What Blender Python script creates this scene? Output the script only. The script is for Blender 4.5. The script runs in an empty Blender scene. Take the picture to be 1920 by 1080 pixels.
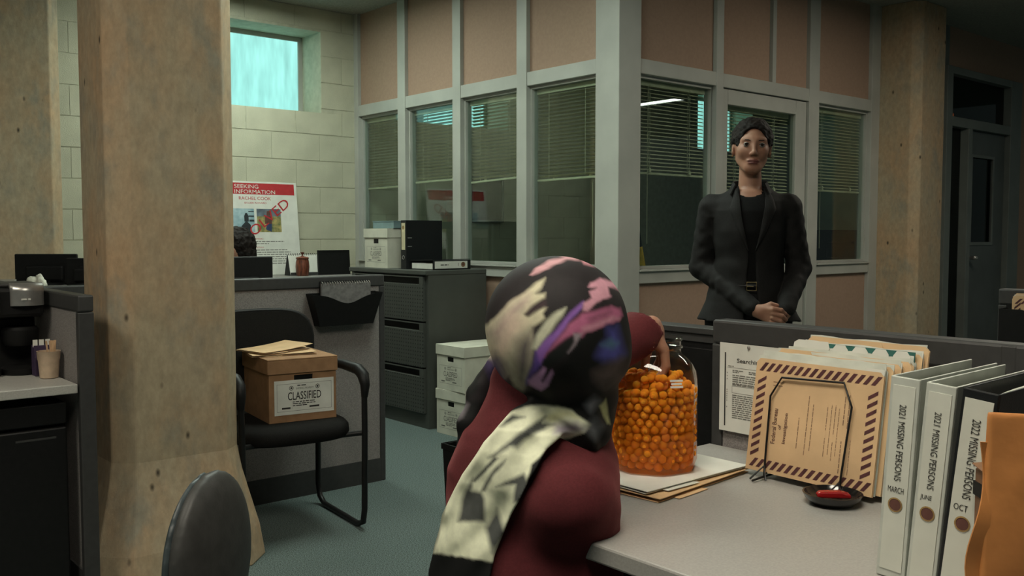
import bpy, bmesh, math, random
import numpy as np
from mathutils import Matrix, Vector
random.seed(7); np.random.seed(7)
S = bpy.context.scene
COL = S.collection
R = math.radians

# ------------------------------------------------------------------ camera, world, exposure
cam_d = bpy.data.cameras.new('camera'); cam = bpy.data.objects.new('camera', cam_d); COL.objects.link(cam)
cam.location = (0, 0, 1.23)
cam_d.sensor_fit = 'HORIZONTAL'; cam_d.sensor_width = 36.0; cam_d.lens = 36 * 1761 / 1920; cam_d.clip_start = 0.02
cam.rotation_euler = (R(90) - math.atan(100 / 1761), 0, R(49.5 - 90))
S.camera = cam
W = bpy.data.worlds.new('world'); S.world = W; W.use_nodes = True
W.node_tree.nodes['Background'].inputs[0].default_value = (0.75, 0.95, 0.9, 1)
W.node_tree.nodes['Background'].inputs[1].default_value = 0.04
S.view_settings.view_transform = 'Standard'; S.view_settings.look = 'None'
S.view_settings.exposure = 0.35; S.view_settings.gamma = 1.0; S.view_settings.use_curve_mapping = False

# ------------------------------------------------------------------ materials
def lin(c):
    return tuple((x / 12.92 if x <= 0.04045 else ((x + 0.055) / 1.055) ** 2.4) for x in c)
def srgb(r, g, b): return lin((r / 255, g / 255, b / 255))
MATS = {}
def pm(name, col, rough=0.6, metal=0.0, nscale=30.0, namt=0.12, bump=0.0, bscale=None, spec=0.4, col2=None, stretch=None, emit=None, estr=0.0, coat=0.0):
    """principled material whose colour and relief come from procedural noise"""
    if name in MATS: return MATS[name]
    m = bpy.data.materials.new(name); m.use_nodes = True
    nt = m.node_tree; N = nt.nodes; L = nt.links
    b = N['Principled BSDF']
    tc = N.new('ShaderNodeTexCoord'); mp = N.new('ShaderNodeMapping')
    L.new(tc.outputs['Object'], mp.inputs['Vector'])
    if stretch: mp.inputs['Scale'].default_value = stretch
    nz = N.new('ShaderNodeTexNoise'); nz.inputs['Scale'].default_value = nscale; nz.inputs['Detail'].default_value = 4
    L.new(mp.outputs[0], nz.inputs['Vector'])
    mx = N.new('ShaderNodeMix'); mx.data_type = 'RGBA'
    c2 = col2 if col2 else tuple(max(0, x * (1 - namt * 2)) for x in col)
    c1 = col if col2 else tuple(min(1, x * (1 + namt)) for x in col)
    mx.inputs[6].default_value = (*c1, 1); mx.inputs[7].default_value = (*c2, 1)
    rp = N.new('ShaderNodeMapRange'); rp.inputs[1].default_value = 0.35; rp.inputs[2].default_value = 0.65
    L.new(nz.outputs[0], rp.inputs[0]); L.new(rp.outputs[0], mx.inputs[0])
    L.new(mx.outputs[2], b.inputs['Base Color'])
    b.inputs['Roughness'].default_value = rough; b.inputs['Metallic'].default_value = metal
    b.inputs['Specular IOR Level'].default_value = spec
    if coat: b.inputs['Coat Weight'].default_value = coat; b.inputs['Coat Roughness'].default_value = 0.1
    if bump:
        n2 = N.new('ShaderNodeTexNoise'); n2.inputs['Scale'].default_value = bscale or nscale * 4; n2.inputs['Detail'].default_value = 3
        L.new(mp.outputs[0], n2.inputs['Vector'])
        bp = N.new('ShaderNodeBump'); bp.inputs['Strength'].default_value = bump; bp.inputs['Distance'].default_value = 0.004
        L.new(n2.outputs[0], bp.inputs['Height']); L.new(bp.outputs[0], b.inputs['Normal'])
    if emit:
        b.inputs['Emission Color'].default_value = (*emit, 1); b.inputs['Emission Strength'].default_value = estr
    MATS[name] = m
    return m

def vcol_mat(name, rough=0.8, bump=0.1):
    m = bpy.data.materials.new(name); m.use_nodes = True
    nt = m.node_tree; N = nt.nodes; L = nt.links; b = N['Principled BSDF']
    at = N.new('ShaderNodeAttribute'); at.attribute_name = 'Col'
    tc = N.new('ShaderNodeTexCoord')
    nz = N.new('ShaderNodeTexNoise'); nz.inputs['Scale'].default_value = 60; nz.inputs['Detail'].default_value = 3
    L.new(tc.outputs['Object'], nz.inputs['Vector'])
    hs = N.new('ShaderNodeHueSaturation'); mr = N.new('ShaderNodeMapRange')
    mr.inputs[3].default_value = 0.75; mr.inputs[4].default_value = 1.25
    L.new(nz.outputs[0], mr.inputs[0]); L.new(mr.outputs[0], hs.inputs['Value']); L.new(at.outputs[0], hs.inputs['Color'])
    L.new(hs.outputs[0], b.inputs['Base Color'])
    b.inputs['Roughness'].default_value = rough; b.inputs['Specular IOR Level'].default_value = 0.25
    n2 = N.new('ShaderNodeTexNoise'); n2.inputs['Scale'].default_value = 900
    L.new(tc.outputs['Object'], n2.inputs['Vector'])
    bp = N.new('ShaderNodeBump'); bp.inputs['Strength'].default_value = bump; bp.inputs['Distance'].default_value = 0.001
    L.new(n2.outputs[0], bp.inputs['Height']); L.new(bp.outputs[0], b.inputs['Normal'])
    return m

def glass_mat(name, tint, refl=1.0, rough=0.02, ior=1.45, dirt=0.0):
    """thin clear sheet: see-through with a fresnel reflection"""
    m = bpy.data.materials.new(name); m.use_nodes = True
    nt = m.node_tree; N = nt.nodes; L = nt.links
    N.remove(N['Principled BSDF']); out = N['Material Output']
    tr = N.new('ShaderNodeBsdfTransparent'); tr.inputs[0].default_value = (*tint, 1)
    gl = N.new('ShaderNodeBsdfGlossy'); gl.inputs['Roughness'].default_value = rough; gl.inputs[0].default_value = (refl, refl, refl, 1)
    lw = N.new('ShaderNodeLayerWeight'); lw.inputs[0].default_value = 0.5
    f5 = N.new('ShaderNodeMath'); f5.operation = 'POWER'; f5.inputs[1].default_value = 5.0; L.new(lw.outputs['Facing'], f5.inputs[0])
    f0 = ((ior-1)/(ior+1))**2
    fr = N.new('ShaderNodeMapRange'); fr.inputs[3].default_value = f0; fr.inputs[4].default_value = 1.0; L.new(f5.outputs[0], fr.inputs[0])
    tc = N.new('ShaderNodeTexCoord'); nz = N.new('ShaderNodeTexNoise'); nz.inputs['Scale'].default_value = 3
    L.new(tc.outputs['Object'], nz.inputs['Vector'])
    bp = N.new('ShaderNodeBump'); bp.inputs['Strength'].default_value = 0.015; bp.inputs['Distance'].default_value = 0.01
    L.new(nz.outputs[0], bp.inputs['Height']); L.new(bp.outputs[0], gl.inputs['Normal'])
    mx = N.new('ShaderNodeMixShader')
    L.new(fr.outputs[0], mx.inputs[0]); L.new(tr.outputs[0], mx.inputs[1]); L.new(gl.outputs[0], mx.inputs[2])
    L.new(mx.outputs[0], out.inputs[0])
    return m

def concrete_mat(name, c_a, c_b, c_c):
    m = bpy.data.materials.new(name); m.use_nodes = True
    nt = m.node_tree; N = nt.nodes; L = nt.links; b = N['Principled BSDF']
    tc = N.new('ShaderNodeTexCoord'); mp = N.new('ShaderNodeMapping'); mp.inputs['Scale'].default_value = (1, 1, 0.55)
    L.new(tc.outputs['Object'], mp.inputs[0])
    def noise(scale, det=5, rough=0.6):
        n = N.new('ShaderNodeTexNoise'); n.inputs['Scale'].default_value = scale; n.inputs['Detail'].default_value = det
        n.inputs['Roughness'].default_value = rough; L.new(mp.outputs[0], n.inputs['Vector']); return n
    def ramp(src, a, bb):
        r = N.new('ShaderNodeMapRange'); r.inputs[1].default_value = a; r.inputs[2].default_value = bb
        L.new(src, r.inputs[0]); return r.outputs[0]
    def mix(f, x, y):
        k = N.new('ShaderNodeMix'); k.data_type = 'RGBA'; L.new(f, k.inputs[0])
        for i, v in ((6, x), (7, y)):
            if isinstance(v, tuple): k.inputs[i].default_value = (*v, 1)
            else: L.new(v, k.inputs[i])
        return k.outputs[2]
    n1, n2, n3 = noise(3.2), noise(7), noise(38, 6, 0.7)
    c = mix(ramp(n1.outputs[0], .4, .62), c_a, c_b)
    c = mix(ramp(n2.outputs[0], .52, .7), c, c_c)
    dark = N.new('ShaderNodeMix'); dark.data_type = 'RGBA'; dark.blend_type = 'MULTIPLY'; dark.inputs[0].default_value = 0.5
    L.new(c, dark.inputs[6])
    cr = N.new('ShaderNodeMapRange'); cr.inputs[1].default_value = .3; cr.inputs[2].default_value = .7; cr.inputs[3].default_value = 0.55; cr.inputs[4].default_value = 1.2
    L.new(n3.outputs[0], cr.inputs[0])
    cb = N.new('ShaderNodeCombineColor')
    for i in range(3): L.new(cr.outputs[0], cb.inputs[i])
    L.new(cb.outputs[0], dark.inputs[7])
    vo = N.new('ShaderNodeTexVoronoi'); vo.inputs['Scale'].default_value = 9.0; L.new(mp.outputs[0], vo.inputs['Vector'])
    pit = ramp(vo.outputs['Distance'], 0.03, 0.10)
    c = mix(pit, (0.05, 0.042, 0.03), dark.outputs[2])
    L.new(c, b.inputs['Base Color']); b.inputs['Roughness'].default_value = 0.85; b.inputs['Specular IOR Level'].default_value = 0.25
    bp = N.new('ShaderNodeBump'); bp.inputs['Strength'].default_value = 0.35; bp.inputs['Distance'].default_value = 0.004
    L.new(n3.outputs[0], bp.inputs['Height']); L.new(bp.outputs[0], b.inputs['Normal'])
    return m

def emit_mat(name, col, strength):
    m = bpy.data.materials.new(name); m.use_nodes = True
    nt = m.node_tree; N = nt.nodes; L = nt.links
    N.remove(N['Principled BSDF'])
    e = N.new('ShaderNodeEmission'); e.inputs[1].default_value = strength
    tc = N.new('ShaderNodeTexCoord'); nz = N.new('ShaderNodeTexNoise'); nz.inputs['Scale'].default_value = 6
    mp = N.new('ShaderNodeMapping'); mp.inputs['Scale'].default_value = (3, 3, 0.6)
    L.new(tc.outputs['Object'], mp.inputs[0]); L.new(mp.outputs[0], nz.inputs['Vector'])
    mr = N.new('ShaderNodeMapRange'); mr.inputs[3].default_value = 0.6; mr.inputs[4].default_value = 1.3
    L.new(nz.outputs[0], mr.inputs[0])
    hs = N.new('ShaderNodeHueSaturation'); hs.inputs['Color'].default_value = (*col, 1)
    L.new(mr.outputs[0], hs.inputs['Value']); L.new(hs.outputs[0], e.inputs[0])
    L.new(e.outputs[0], N['Material Output'].inputs[0])
    return m

# ------------------------------------------------------------------ mesh helpers
class MB:
    def __init__(s): s.v = []; s.f = []
    def add(s, vs, fs):
        o = len(s.v); s.v += [tuple(map(float, p)) for p in vs]; s.f += [tuple(i + o for i in f) for f in fs]; return s
    def box(s, lo, hi):
        (a, b, c), (d, e, f) = lo, hi
        return s.add([(a,b,c),(d,b,c),(d,e,c),(a,e,c),(a,b,f),(d,b,f),(d,e,f),(a,e,f)],
                     [(0,3,2,1),(4,5,6,7),(0,1,5,4),(1,2,6,5),(2,3,7,6),(3,0,4,7)])
    def obox(s, c, size, M=None):
        M = M or Matrix.Identity(3); h = [x / 2 for x in size]; c = Vector(c)
        vs = [c + M @ Vector((x*h[0], y*h[1], z*h[2])) for z in (-1,1) for x, y in ((-1,-1),(1,-1),(1,1),(-1,1))]
        return s.add(vs, [(0,3,2,1),(4,5,6,7),(0,1,5,4),(1,2,6,5),(2,3,7,6),(3,0,4,7)])
    def tube(s, pts, r, n=8, closed=False):
        pts = [Vector(p) for p in pts]; m = len(pts)
        rs = r if isinstance(r, (list, tuple)) else [r] * m
        up = Vector((0, 0, 1)); rings = []; prev = None
        for i, p in enumerate(pts):
            if closed: t = pts[(i+1) % m] - pts[i-1]
            else: t = pts[min(i+1, m-1)] - pts[max(i-1, 0)]
            t.normalize()
            if prev is None:
                a = t.cross(up)
                if a.length < 1e-3: a = t.cross(Vector((1, 0, 0)))
            else:
                a = prev - t * prev.dot(t)
            a.normalize(); prev = a; b = t.cross(a)
            rings.append([p + (a * math.cos(2*math.pi*k/n) + b * math.sin(2*math.pi*k/n)) * rs[i] for k in range(n)])
        vs = [q for rg in rings for q in rg]; fs = []
        for i in range(m if closed else m - 1):
            j = (i + 1) % m
            for k in range(n): fs.append((i*n+k, i*n+(k+1) % n, j*n+(k+1) % n, j*n+k))
        if not closed: fs += [tuple(range(n))[::-1], tuple((m-1)*n+k for k in range(n))]
        return s.add(vs, fs)
    def lathe(s, prof, n=24, c=(0,0,0), sx=1, sy=1):
        vs = []; fs = []; m = len(prof)
        for r, z in prof:
            for k in range(n):
                a = 2*math.pi*k/n; vs.append((c[0]+r*math.cos(a)*sx, c[1]+r*math.sin(a)*sy, c[2]+z))
        for i in range(m-1):
            for k in range(n): fs.append((i*n+k, i*n+(k+1) % n, (i+1)*n+(k+1) % n, (i+1)*n+k))
        if prof[0][0] > 1e-6: fs.append(tuple(range(n))[::-1])
        if prof[-1][0] > 1e-6: fs.append(tuple((m-1)*n+k for k in range(n)))
        return s.add(vs, fs)
    def prism(s, poly, w0, w1, fn):
        n = len(poly)
        vs = [fn(u, v, w0) for u, v in poly] + [fn(u, v, w1) for u, v in poly]
        return s.add(vs, [tuple(range(n))[::-1], tuple(range(n, 2*n))] + [(i, (i+1) % n, n+(i+1) % n, n+i) for i in range(n)])
    def sheet(s, fn, nu, nv, th=None):
        """grid surface fn(u,v)->xyz; th = thickness vector makes it a closed slab"""
        g = [[Vector(fn(i/nu, j/nv)) for j in range(nv+1)] for i in range(nu+1)]
        vs = [p for row in g for p in row]; w = nv + 1
        fs = [(i*w+j, (i+1)*w+j, (i+1)*w+j+1, i*w+j+1) for i in range(nu) for j in range(nv)]
        if th is not None:
            o = len(vs); th = Vector(th); vs += [p + th for p in vs[:o]]
            fs += [tuple(k+o for k in f[::-1]) for f in fs[:]]
            rim = [i*w for i in range(nu+1)] + [nu*w+j for j in range(1, nv+1)] + [i*w+nv for i in range(nu-1, -1, -1)] + [j for j in range(nv-1, 0, -1)]
            fs += [(rim[k], rim[(k+1) % len(rim)], rim[(k+1) % len(rim)]+o, rim[k]+o) for k in range(len(rim))]
        return s.add(vs, fs)
    def mesh(s, name, smooth=None):
        me = bpy.data.meshes.new(name); me.from_pydata(s.v, [], s.f); me.update()
        bm = bmesh.new(); bm.from_mesh(me); bmesh.ops.recalc_face_normals(bm, faces=bm.faces); bm.to_mesh(me); bm.free()
        if smooth:
            me.polygons.foreach_set('use_smooth', [True]*len(me.polygons)); me.set_sharp_from_angle(angle=R(smooth))
        return me
    def build(s, name, mat, parent=None, smooth=None, bevel=0.0, seg=2):
        return mobj(name, s.mesh(name, smooth), mat, parent, bevel, seg)
def mobj(name, me, mat, parent=None, bevel=0.0, seg=2):
    o = bpy.data.objects.new(name, me); COL.objects.link(o)
    if mat is not None and not me.materials: me.materials.append(mat)
    if parent is not None: o.parent = parent
    if bevel:
        b = o.modifiers.new('bevel', 'BEVEL'); b.width = bevel; b.segments = seg; b.limit_method = 'ANGLE'; b.angle_limit = R(40)
    return o
def tag(o, label=None, cat=None, group=None, kind=None):
    if label: o['label'] = label
    if cat: o['category'] = cat
    if group: o['group'] = group
    if kind: o['kind'] = kind
    return o
def thing(name, label, cat, loc=(0,0,0), rotz=0.0, group=None):
    o = bpy.data.objects.new(name, None); COL.objects.link(o); o.empty_display_size = 0.05
    o.location = loc; o.rotation_euler = (0, 0, R(rotz)); return tag(o, label, cat, group)
def struct(name, label=None, cat=None):
    o = bpy.data.objects.new(name, None); COL.objects.link(o); o.empty_display_size = 0.05
    tag(o, label, cat, kind='structure'); return o
def bx(name, lo, hi, mat, parent=None, bevel=0.0): return MB().box(lo, hi).build(name, mat, parent, bevel=bevel)

def text_mesh(txt, bold=0.0, align='LEFT', space=1.0):
    c = bpy.data.curves.new('t', 'FONT'); c.body = txt; c.offset = bold; c.align_x = align; c.resolution_u = 3; c.space_character = space
    o = bpy.data.objects.new('t', c); COL.objects.link(o)
    dg = bpy.context.evaluated_depsgraph_get(); me = bpy.data.meshes.new_from_object(o.evaluated_get(dg))
    bpy.data.objects.remove(o); bpy.data.curves.remove(c)
    return me
def lettering(parent, txt, mat, org, xd, yd, w, h, bold=0.0, name='lettering', lift=0.0006):
    """flat print: text fitted to a w x h rectangle whose lower left is org, along xd (reading) and yd (up)"""
    me = text_mesh(txt, bold)
    n = len(me.vertices); co = np.zeros(n*3); me.vertices.foreach_get('co', co); co = co.reshape(-1, 3)
    lo, hi = co.min(0), co.max(0)
    u = (co[:, 0]-lo[0])/max(1e-6, hi[0]-lo[0])*w; v = (co[:, 1]-lo[1])/max(1e-6, hi[1]-lo[1])*h
    xd = np.array(Vector(xd).normalized()); yd = np.array(Vector(yd).normalized()); nd = np.cross(xd, yd)
    P = np.array(org) + u[:, None]*xd + v[:, None]*yd + nd*lift
    me.vertices.foreach_set('co', P.ravel()); me.update()
    me.name = name
    return mobj(name, me, mat, parent)
def quads(parent, rects, mat, org, xd, yd, name='print_lines', lift=0.0005):
    """flat print: many small rectangles (u0,v0,u1,v1) in one plane"""
    xd = Vector(xd).normalized(); yd = Vector(yd).normalized(); nd = xd.cross(yd); org = Vector(org) + nd*lift
    m = MB()
    for (a, b, c, d) in rects:
        m.add([org+xd*a+yd*b, org+xd*c+yd*b, org+xd*c+yd*d, org+xd*a+yd*d], [(0,1,2,3)])
    me = bpy.data.meshes.new(name); me.from_pydata(m.v, [], m.f); me.update()
    o = mobj(name, me, mat, parent)
    if name == 'print_lines': o['kind'] = 'stuff'
    return o
def polys(parent, plist, mat, org, xd, yd, name='print', lift=0.0005):
    xd = Vector(xd).normalized(); yd = Vector(yd).normalized(); nd = xd.cross(yd); org = Vector(org) + nd*lift
    m = MB()
    for p in plist: m.add([org+xd*u+yd*v for u, v in p], [tuple(range(len(p)))])
    me = bpy.data.meshes.new(name); me.from_pydata(m.v, [], m.f); me.update()
    return mobj(name, me, mat, parent)
def dashes(u0, v0, u1, rows, lead, th, fill=0.9, seed=1):
    """illegible small print: rows of word-length dashes"""
    rg = random.Random(seed); out = []
    for k in range(rows):
        v = v0 - k*lead; u = u0; end = u0 + (u1-u0)*(fill + (1-fill)*rg.random() if k < rows-1 else 0.6)
        while u < end:
            w = min(end-u, th*(2 + 5*rg.random())); out.append((u, v, u+w, v+th)); u += w + th*0.8
    return out
def ring_rects(cx, cy, r0, r1, n=20):
    out = []
    for k in range(n):
        a, b = 2*math.pi*k/n, 2*math.pi*(k+1)/n
        out.append([(cx+r0*math.cos(a), cy+r0*math.sin(a)), (cx+r1*math.cos(a), cy+r1*math.sin(a)), (cx+r1*math.cos(b), cy+r1*math.sin(b)), (cx+r0*math.cos(b), cy+r0*math.sin(b))])
    return out
def disc(cx, cy, r, n=24): return [(cx+r*math.cos(2*math.pi*k/n), cy+r*math.sin(2*math.pi*k/n)) for k in range(n)]

# ------------------------------------------------------------------ smooth-surface modelling (signed distance -> mesh)
A_ = lambda *x: np.array(x, float)
def sph(P, c, r): return np.linalg.norm(P - np.array(c), axis=1) - r
def ell(P, c, r, Rm=None):
    q = P - np.array(c, float)
    if Rm is not None: q = q @ Rm
    r = np.array(r, float); k0 = np.linalg.norm(q/r, axis=1); k1 = np.linalg.norm(q/(r*r), axis=1)
    return k0*(k0-1)/np.maximum(k1, 1e-9)
def rc(P, a, b, r1, r2):
    a = np.array(a, float); b = np.array(b, float); ab = b-a
    t = np.clip(((P-a) @ ab)/max(ab @ ab, 1e-12), 0, 1)
    return np.linalg.norm(P - (a + t[:, None]*ab), axis=1) - (r1 + (r2-r1)*t)
def smin(a, b, k):
    h = np.clip(0.5 + 0.5*(b-a)/k, 0, 1); return b + (a-b)*h - k*h*(1-h)
def smax(a, b, k): return -smin(-a, -b, k)
def chain(P, pts, rs, k=0.01):
    d = rc(P, pts[0], pts[1], rs[0], rs[1])
    for i in range(1, len(pts)-1): d = smin(d, rc(P, pts[i], pts[i+1], rs[i], rs[i+1]), k)
    return d
def rotz_np(a): c, s = math.cos(R(a)), math.sin(R(a)); return np.array([[c, -s, 0], [s, c, 0], [0, 0, 1]])
def roty_np(a): c, s = math.cos(R(a)), math.sin(R(a)); return np.array([[c, 0, s], [0, 1, 0], [-s, 0, c]])
def rotx_np(a): c, s = math.cos(R(a)), math.sin(R(a)); return np.array([[1, 0, 0], [0, c, -s], [0, s, c]])
def wob(P, s, seed=0):
    q = P*s + seed*1.7
    return (np.sin(q[:, 0]*1.3+np.sin(q[:, 1]*1.1)*1.5) + np.sin(q[:, 1]*1.7+np.sin(q[:, 2]*1.3)*1.4) + np.sin(q[:, 2]*1.5+np.sin(q[:, 0]*1.2)*1.6))/3
def sdf(fn, lo, hi, h):
    lo = np.array(lo, float); hi = np.array(hi, float); B = 8
    nb = np.ceil((hi-lo)/(h*B)).astype(int); n = nb*B + 1
    cg = np.stack(np.meshgrid(*[lo[i] + (np.arange(nb[i])+0.5)*B*h for i in range(3)], indexing='ij'), -1).reshape(-1, 3)
    dc = fn(cg); act = np.abs(dc) < B*h*1.5
    vol = np.repeat(np.repeat(np.repeat(np.where(dc.reshape(nb) < 0, -1e3, 1e3), B, 0), B, 1), B, 2)
    vol = np.pad(vol, ((0, 1),)*3, mode='edge')
    ids = np.argwhere(act.reshape(nb))
    r = np.arange(B+1); loc = np.stack(np.meshgrid(r, r, r, indexing='ij'), -1).reshape(-1, 3)
    for i in range(0, len(ids), 400):
        gi = (ids[i:i+400, None, :]*B + loc[None]).reshape(-1, 3)
        vol[gi[:, 0], gi[:, 1], gi[:, 2]] = fn(lo + gi*h)
    s = vol < 0
    c = np.zeros(np.array(vol.shape)-1, int)
    offs = [(0,0,0),(1,0,0),(0,1,0),(1,1,0),(0,0,1),(1,0,1),(0,1,1),(1,1,1)]
    sh = vol.shape
    for o in offs: c += s[o[0]:sh[0]-1+o[0], o[1]:sh[1]-1+o[1], o[2]:sh[2]-1+o[2]]
    cells = np.argwhere((c > 0) & (c < 8))
    idx = -np.ones(c.shape, int); idx[cells[:, 0], cells[:, 1], cells[:, 2]] = np.arange(len(cells))
    cv = np.stack([vol[cells[:, 0]+o[0], cells[:, 1]+o[1], cells[:, 2]+o[2]] for o in offs], 1)
    acc = np.zeros((len(cells), 3)); cnt = np.zeros(len(cells))
    for a, b in [(0,1),(2,3),(4,5),(6,7),(0,2),(1,3),(4,6),(5,7),(0,4),(1,5),(2,6),(3,7)]:
        va, vb = cv[:, a], cv[:, b]; m = (va < 0) != (vb < 0)
        t = np.where(m, va/np.where(m, va-vb, 1), 0)
        p = np.array(offs[a]) + t[:, None]*(np.array(offs[b])-np.array(offs[a]))
        acc[m] += p[m]; cnt[m] += 1
    V = lo + (cells + acc/cnt[:, None])*h
    F = []
    for ax in range(3):
        u, w = [(1, 2), (2, 0), (0, 1)][ax]
        d = np.zeros(3, int); d[ax] = 1
        s0 = s[:sh[0]-d[0], :sh[1]-d[1], :sh[2]-d[2]]; s1 = s[d[0]:, d[1]:, d[2]:]
        e = np.argwhere(s0 != s1); e = e[(e[:, u] > 0) & (e[:, w] > 0) & (e[:, u] < sh[u]-1) & (e[:, w] < sh[w]-1)]
        flip = ~s0[e[:, 0], e[:, 1], e[:, 2]]
        du = np.zeros(3, int); du[u] = 1; dw = np.zeros(3, int); dw[w] = 1
        q = np.stack([idx[tuple((e-du-dw).T)], idx[tuple((e-dw).T)], idx[tuple(e.T)], idx[tuple((e-du).T)]], 1)
        q[flip] = q[flip][:, ::-1]; F.append(q)
    F = np.concatenate(F); F = F[(F >= 0).all(1)]
    return V, F
def np_mesh(name, parts, mats, vcol=None, matfn=None):
    """parts: list of (V,F); joins them into one mesh"""
    Vs, Fs, o = [], [], 0
    for V, F in parts: Vs.append(V); Fs.append(F+o); o += len(V)
    V = np.concatenate(Vs); F = np.concatenate(Fs)
    me = bpy.data.meshes.new(name)
    me.vertices.add(len(V)); me.vertices.foreach_set('co', V.ravel())
    me.loops.add(len(F)*4); me.loops.foreach_set('vertex_index', F.ravel())
    me.polygons.add(len(F)); me.polygons.foreach_set('loop_start', np.arange(len(F))*4)
    me.polygons.foreach_set('use_smooth', np.ones(len(F), bool))
    me.update(calc_edges=True); me.validate()
    for m in (mats if isinstance(mats, (list, tuple)) else [mats]): me.materials.append(m)
    if vcol is not None:
        a = me.color_attributes.new('Col', 'FLOAT_COLOR', 'POINT')
        c = np.ones((len(V), 4)); c[:, :3] = vcol(V); a.data.foreach_set('color', c.ravel())
    if matfn is not None:
        me.polygons.foreach_set('material_index', matfn(V[F].mean(1)).astype(np.int32))
    return me
# ------------------------------------------------------------------ palette
M_conc = concrete_mat('concrete', (0.40, 0.33, 0.225), (0.44, 0.305, 0.185), (0.30, 0.27, 0.205))
M_block = pm('painted_block', (0.50, 0.49, 0.37), 0.7, nscale=5, namt=0.05, bump=0.5, bscale=180)
M_mortar = pm('painted_mortar', (0.46, 0.45, 0.34), 0.8, nscale=20, namt=0.06)
M_frame = pm('painted_steel_frame', (0.40, 0.405, 0.365), 0.5, nscale=4, namt=0.05)
M_tan = pm('tan_panel', (0.35, 0.235, 0.17), 0.85, nscale=60, namt=0.03, bump=0.08, bscale=500)
M_carpet = pm('teal_carpet', (0.155, 0.20, 0.19), 0.95, nscale=220, namt=0.35, bump=0.8, bscale=700, spec=0.1)
M_ceil = pm('ceiling_tile', (0.30, 0.30, 0.26), 0.9, nscale=90, namt=0.1, bump=0.3)
M_cap = pm('charcoal_plastic', (0.042, 0.042, 0.041), 0.5, nscale=40, namt=0.06)
M_fab = pm('grey_fabric', (0.26, 0.24, 0.23), 0.95, nscale=350, namt=0.15, bump=0.3, bscale=900, spec=0.1)
M_pane = glass_mat('window_glass', (0.86, 0.92, 0.90), 1.0, 0.01, 1.7)
M_slat = pm('beige_slat', (0.46, 0.42, 0.28), 0.55, nscale=20, namt=0.08)
M_slatd = pm('beige_rail', (0.56, 0.52, 0.36), 0.5, nscale=20, namt=0.06)
M_black = pm('black_plastic', (0.007, 0.007, 0.007), 0.5, nscale=50, namt=0.1, spec=0.25)
M_blackm = pm('black_metal', (0.009, 0.009, 0.009), 0.4, nscale=50, namt=0.1, spec=0.3)
M_paper = pm('white_paper', (0.66, 0.66, 0.60), 0.85, nscale=12, namt=0.04)
M_ink = pm('black_ink', (0.03, 0.028, 0.025), 0.8, nscale=60, namt=0.1)
M_inkg = pm('grey_ink', (0.17, 0.165, 0.145), 0.8, nscale=60, namt=0.1)
M_red = pm('red_ink', (0.42, 0.025, 0.03), 0.7, nscale=30, namt=0.06)
M_manila = pm('manila_card', (0.62, 0.42, 0.235), 0.8, nscale=14, namt=0.05, bump=0.05)
M_silver = pm('silver_plastic', (0.42, 0.41, 0.39), 0.3, metal=0.7, nscale=30, namt=0.05)
M_lampgrey = pm('fixture_steel', (0.5, 0.5, 0.48), 0.4, nscale=20, namt=0.05)

# ------------------------------------------------------------------ room shell
o = bx('floor', (-5, -5, -0.1), (13, 7.2, 0.0), M_carpet); tag(o, kind='structure')
o = bx('ceiling', (-5, -5, 2.95), (13, 7.2, 3.05), M_ceil); tag(o, kind='structure')

# cinder block wall with three high windows
YB = 6.5
WIN = [(2.66, 3.62), (4.58, 5.50), (8.2, 9.2)]; WZ0, WZ1 = 2.165, 2.78
wb = struct('wall_back')
core = MB().box((-5, YB, 0), (13, YB+0.34, WZ0)).box((-5, YB, WZ1), (13, YB+0.34, 2.95))
xs = [-5] + [v for w in WIN for v in w] + [13]
for i in range(0, len(xs), 2): core.box((xs[i], YB, WZ0), (xs[i+1], YB+0.34, WZ1))
core.build('mortar', M_mortar, wb)
full = MB().box((0.0015, 0, 0.003), (0.3985, 0.012, 0.197)).mesh('block')
full.materials.append(M_block)
for k in range(15):
    z0 = 0.2*k - 0.005; x = 0.6 + (0.2 if k % 2 else 0)
    while x < 6.6:
        segs = [(x+0.005, x+0.395)]; za, zb = max(0.002, z0+0.005), min(2.948, z0+0.195)
        cut = False
        for (a, b) in WIN:
            if x+0.4 > a and x < b and zb > WZ0 and za < WZ1: cut = True; wa, wbb = a, b
        if not cut and z0 >= 0 and zb < 2.94:
            q = mobj('block', full, None, wb); q.location = (x, YB-0.004, z0)
        else:
            rects = []
            if not cut: rects = [(x+0.005, x+0.395, za, zb)]
            else:
                if za < WZ0-0.02: rects.append((x+0.005, x+0.395, za, WZ0-0.001))
                elif zb > WZ1+0.02 and za < WZ1: rects.append((x+0.005, x+0.395, WZ1+0.001, zb))
                else:
                    if x+0.005 < wa-0.03: rects.append((x+0.005, wa-0.001, za, zb))
                    if x+0.395 > wbb+0.03: rects.append((wbb+0.001, x+0.395, za, zb))
            for (p, q_, r_, t_) in rects: bx('block', (p, YB-0.004, r_), (q_, YB+0.004, t_), M_block, wb)
        x += 0.4
# daylight panes of the three high windows
M_day = emit_mat('frosted_daylight_pane', (0.30, 0.70, 0.63), 1.1)
for i, (a, b) in enumerate(WIN):
    w = struct('window_%d' % (i+1))
    bx('frosted_pane', (a+0.03, YB+0.305, WZ0+0.02), (b-0.03, YB+0.315, WZ1-0.03), M_day, w)
    fr = MB().box((a, YB+0.29, WZ0), (a+0.035, YB+0.33, WZ1)).box((b-0.035, YB+0.29, WZ0), (b, YB+0.33, WZ1))
    fr.box((a+0.035, YB+0.29, WZ0), (b-0.035, YB+0.33, WZ0+0.025)).box((a+0.035, YB+0.29, WZ1-0.035), (b-0.035, YB+0.33, WZ1))
    fr.build('window_frame', M_frame, w)

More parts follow.
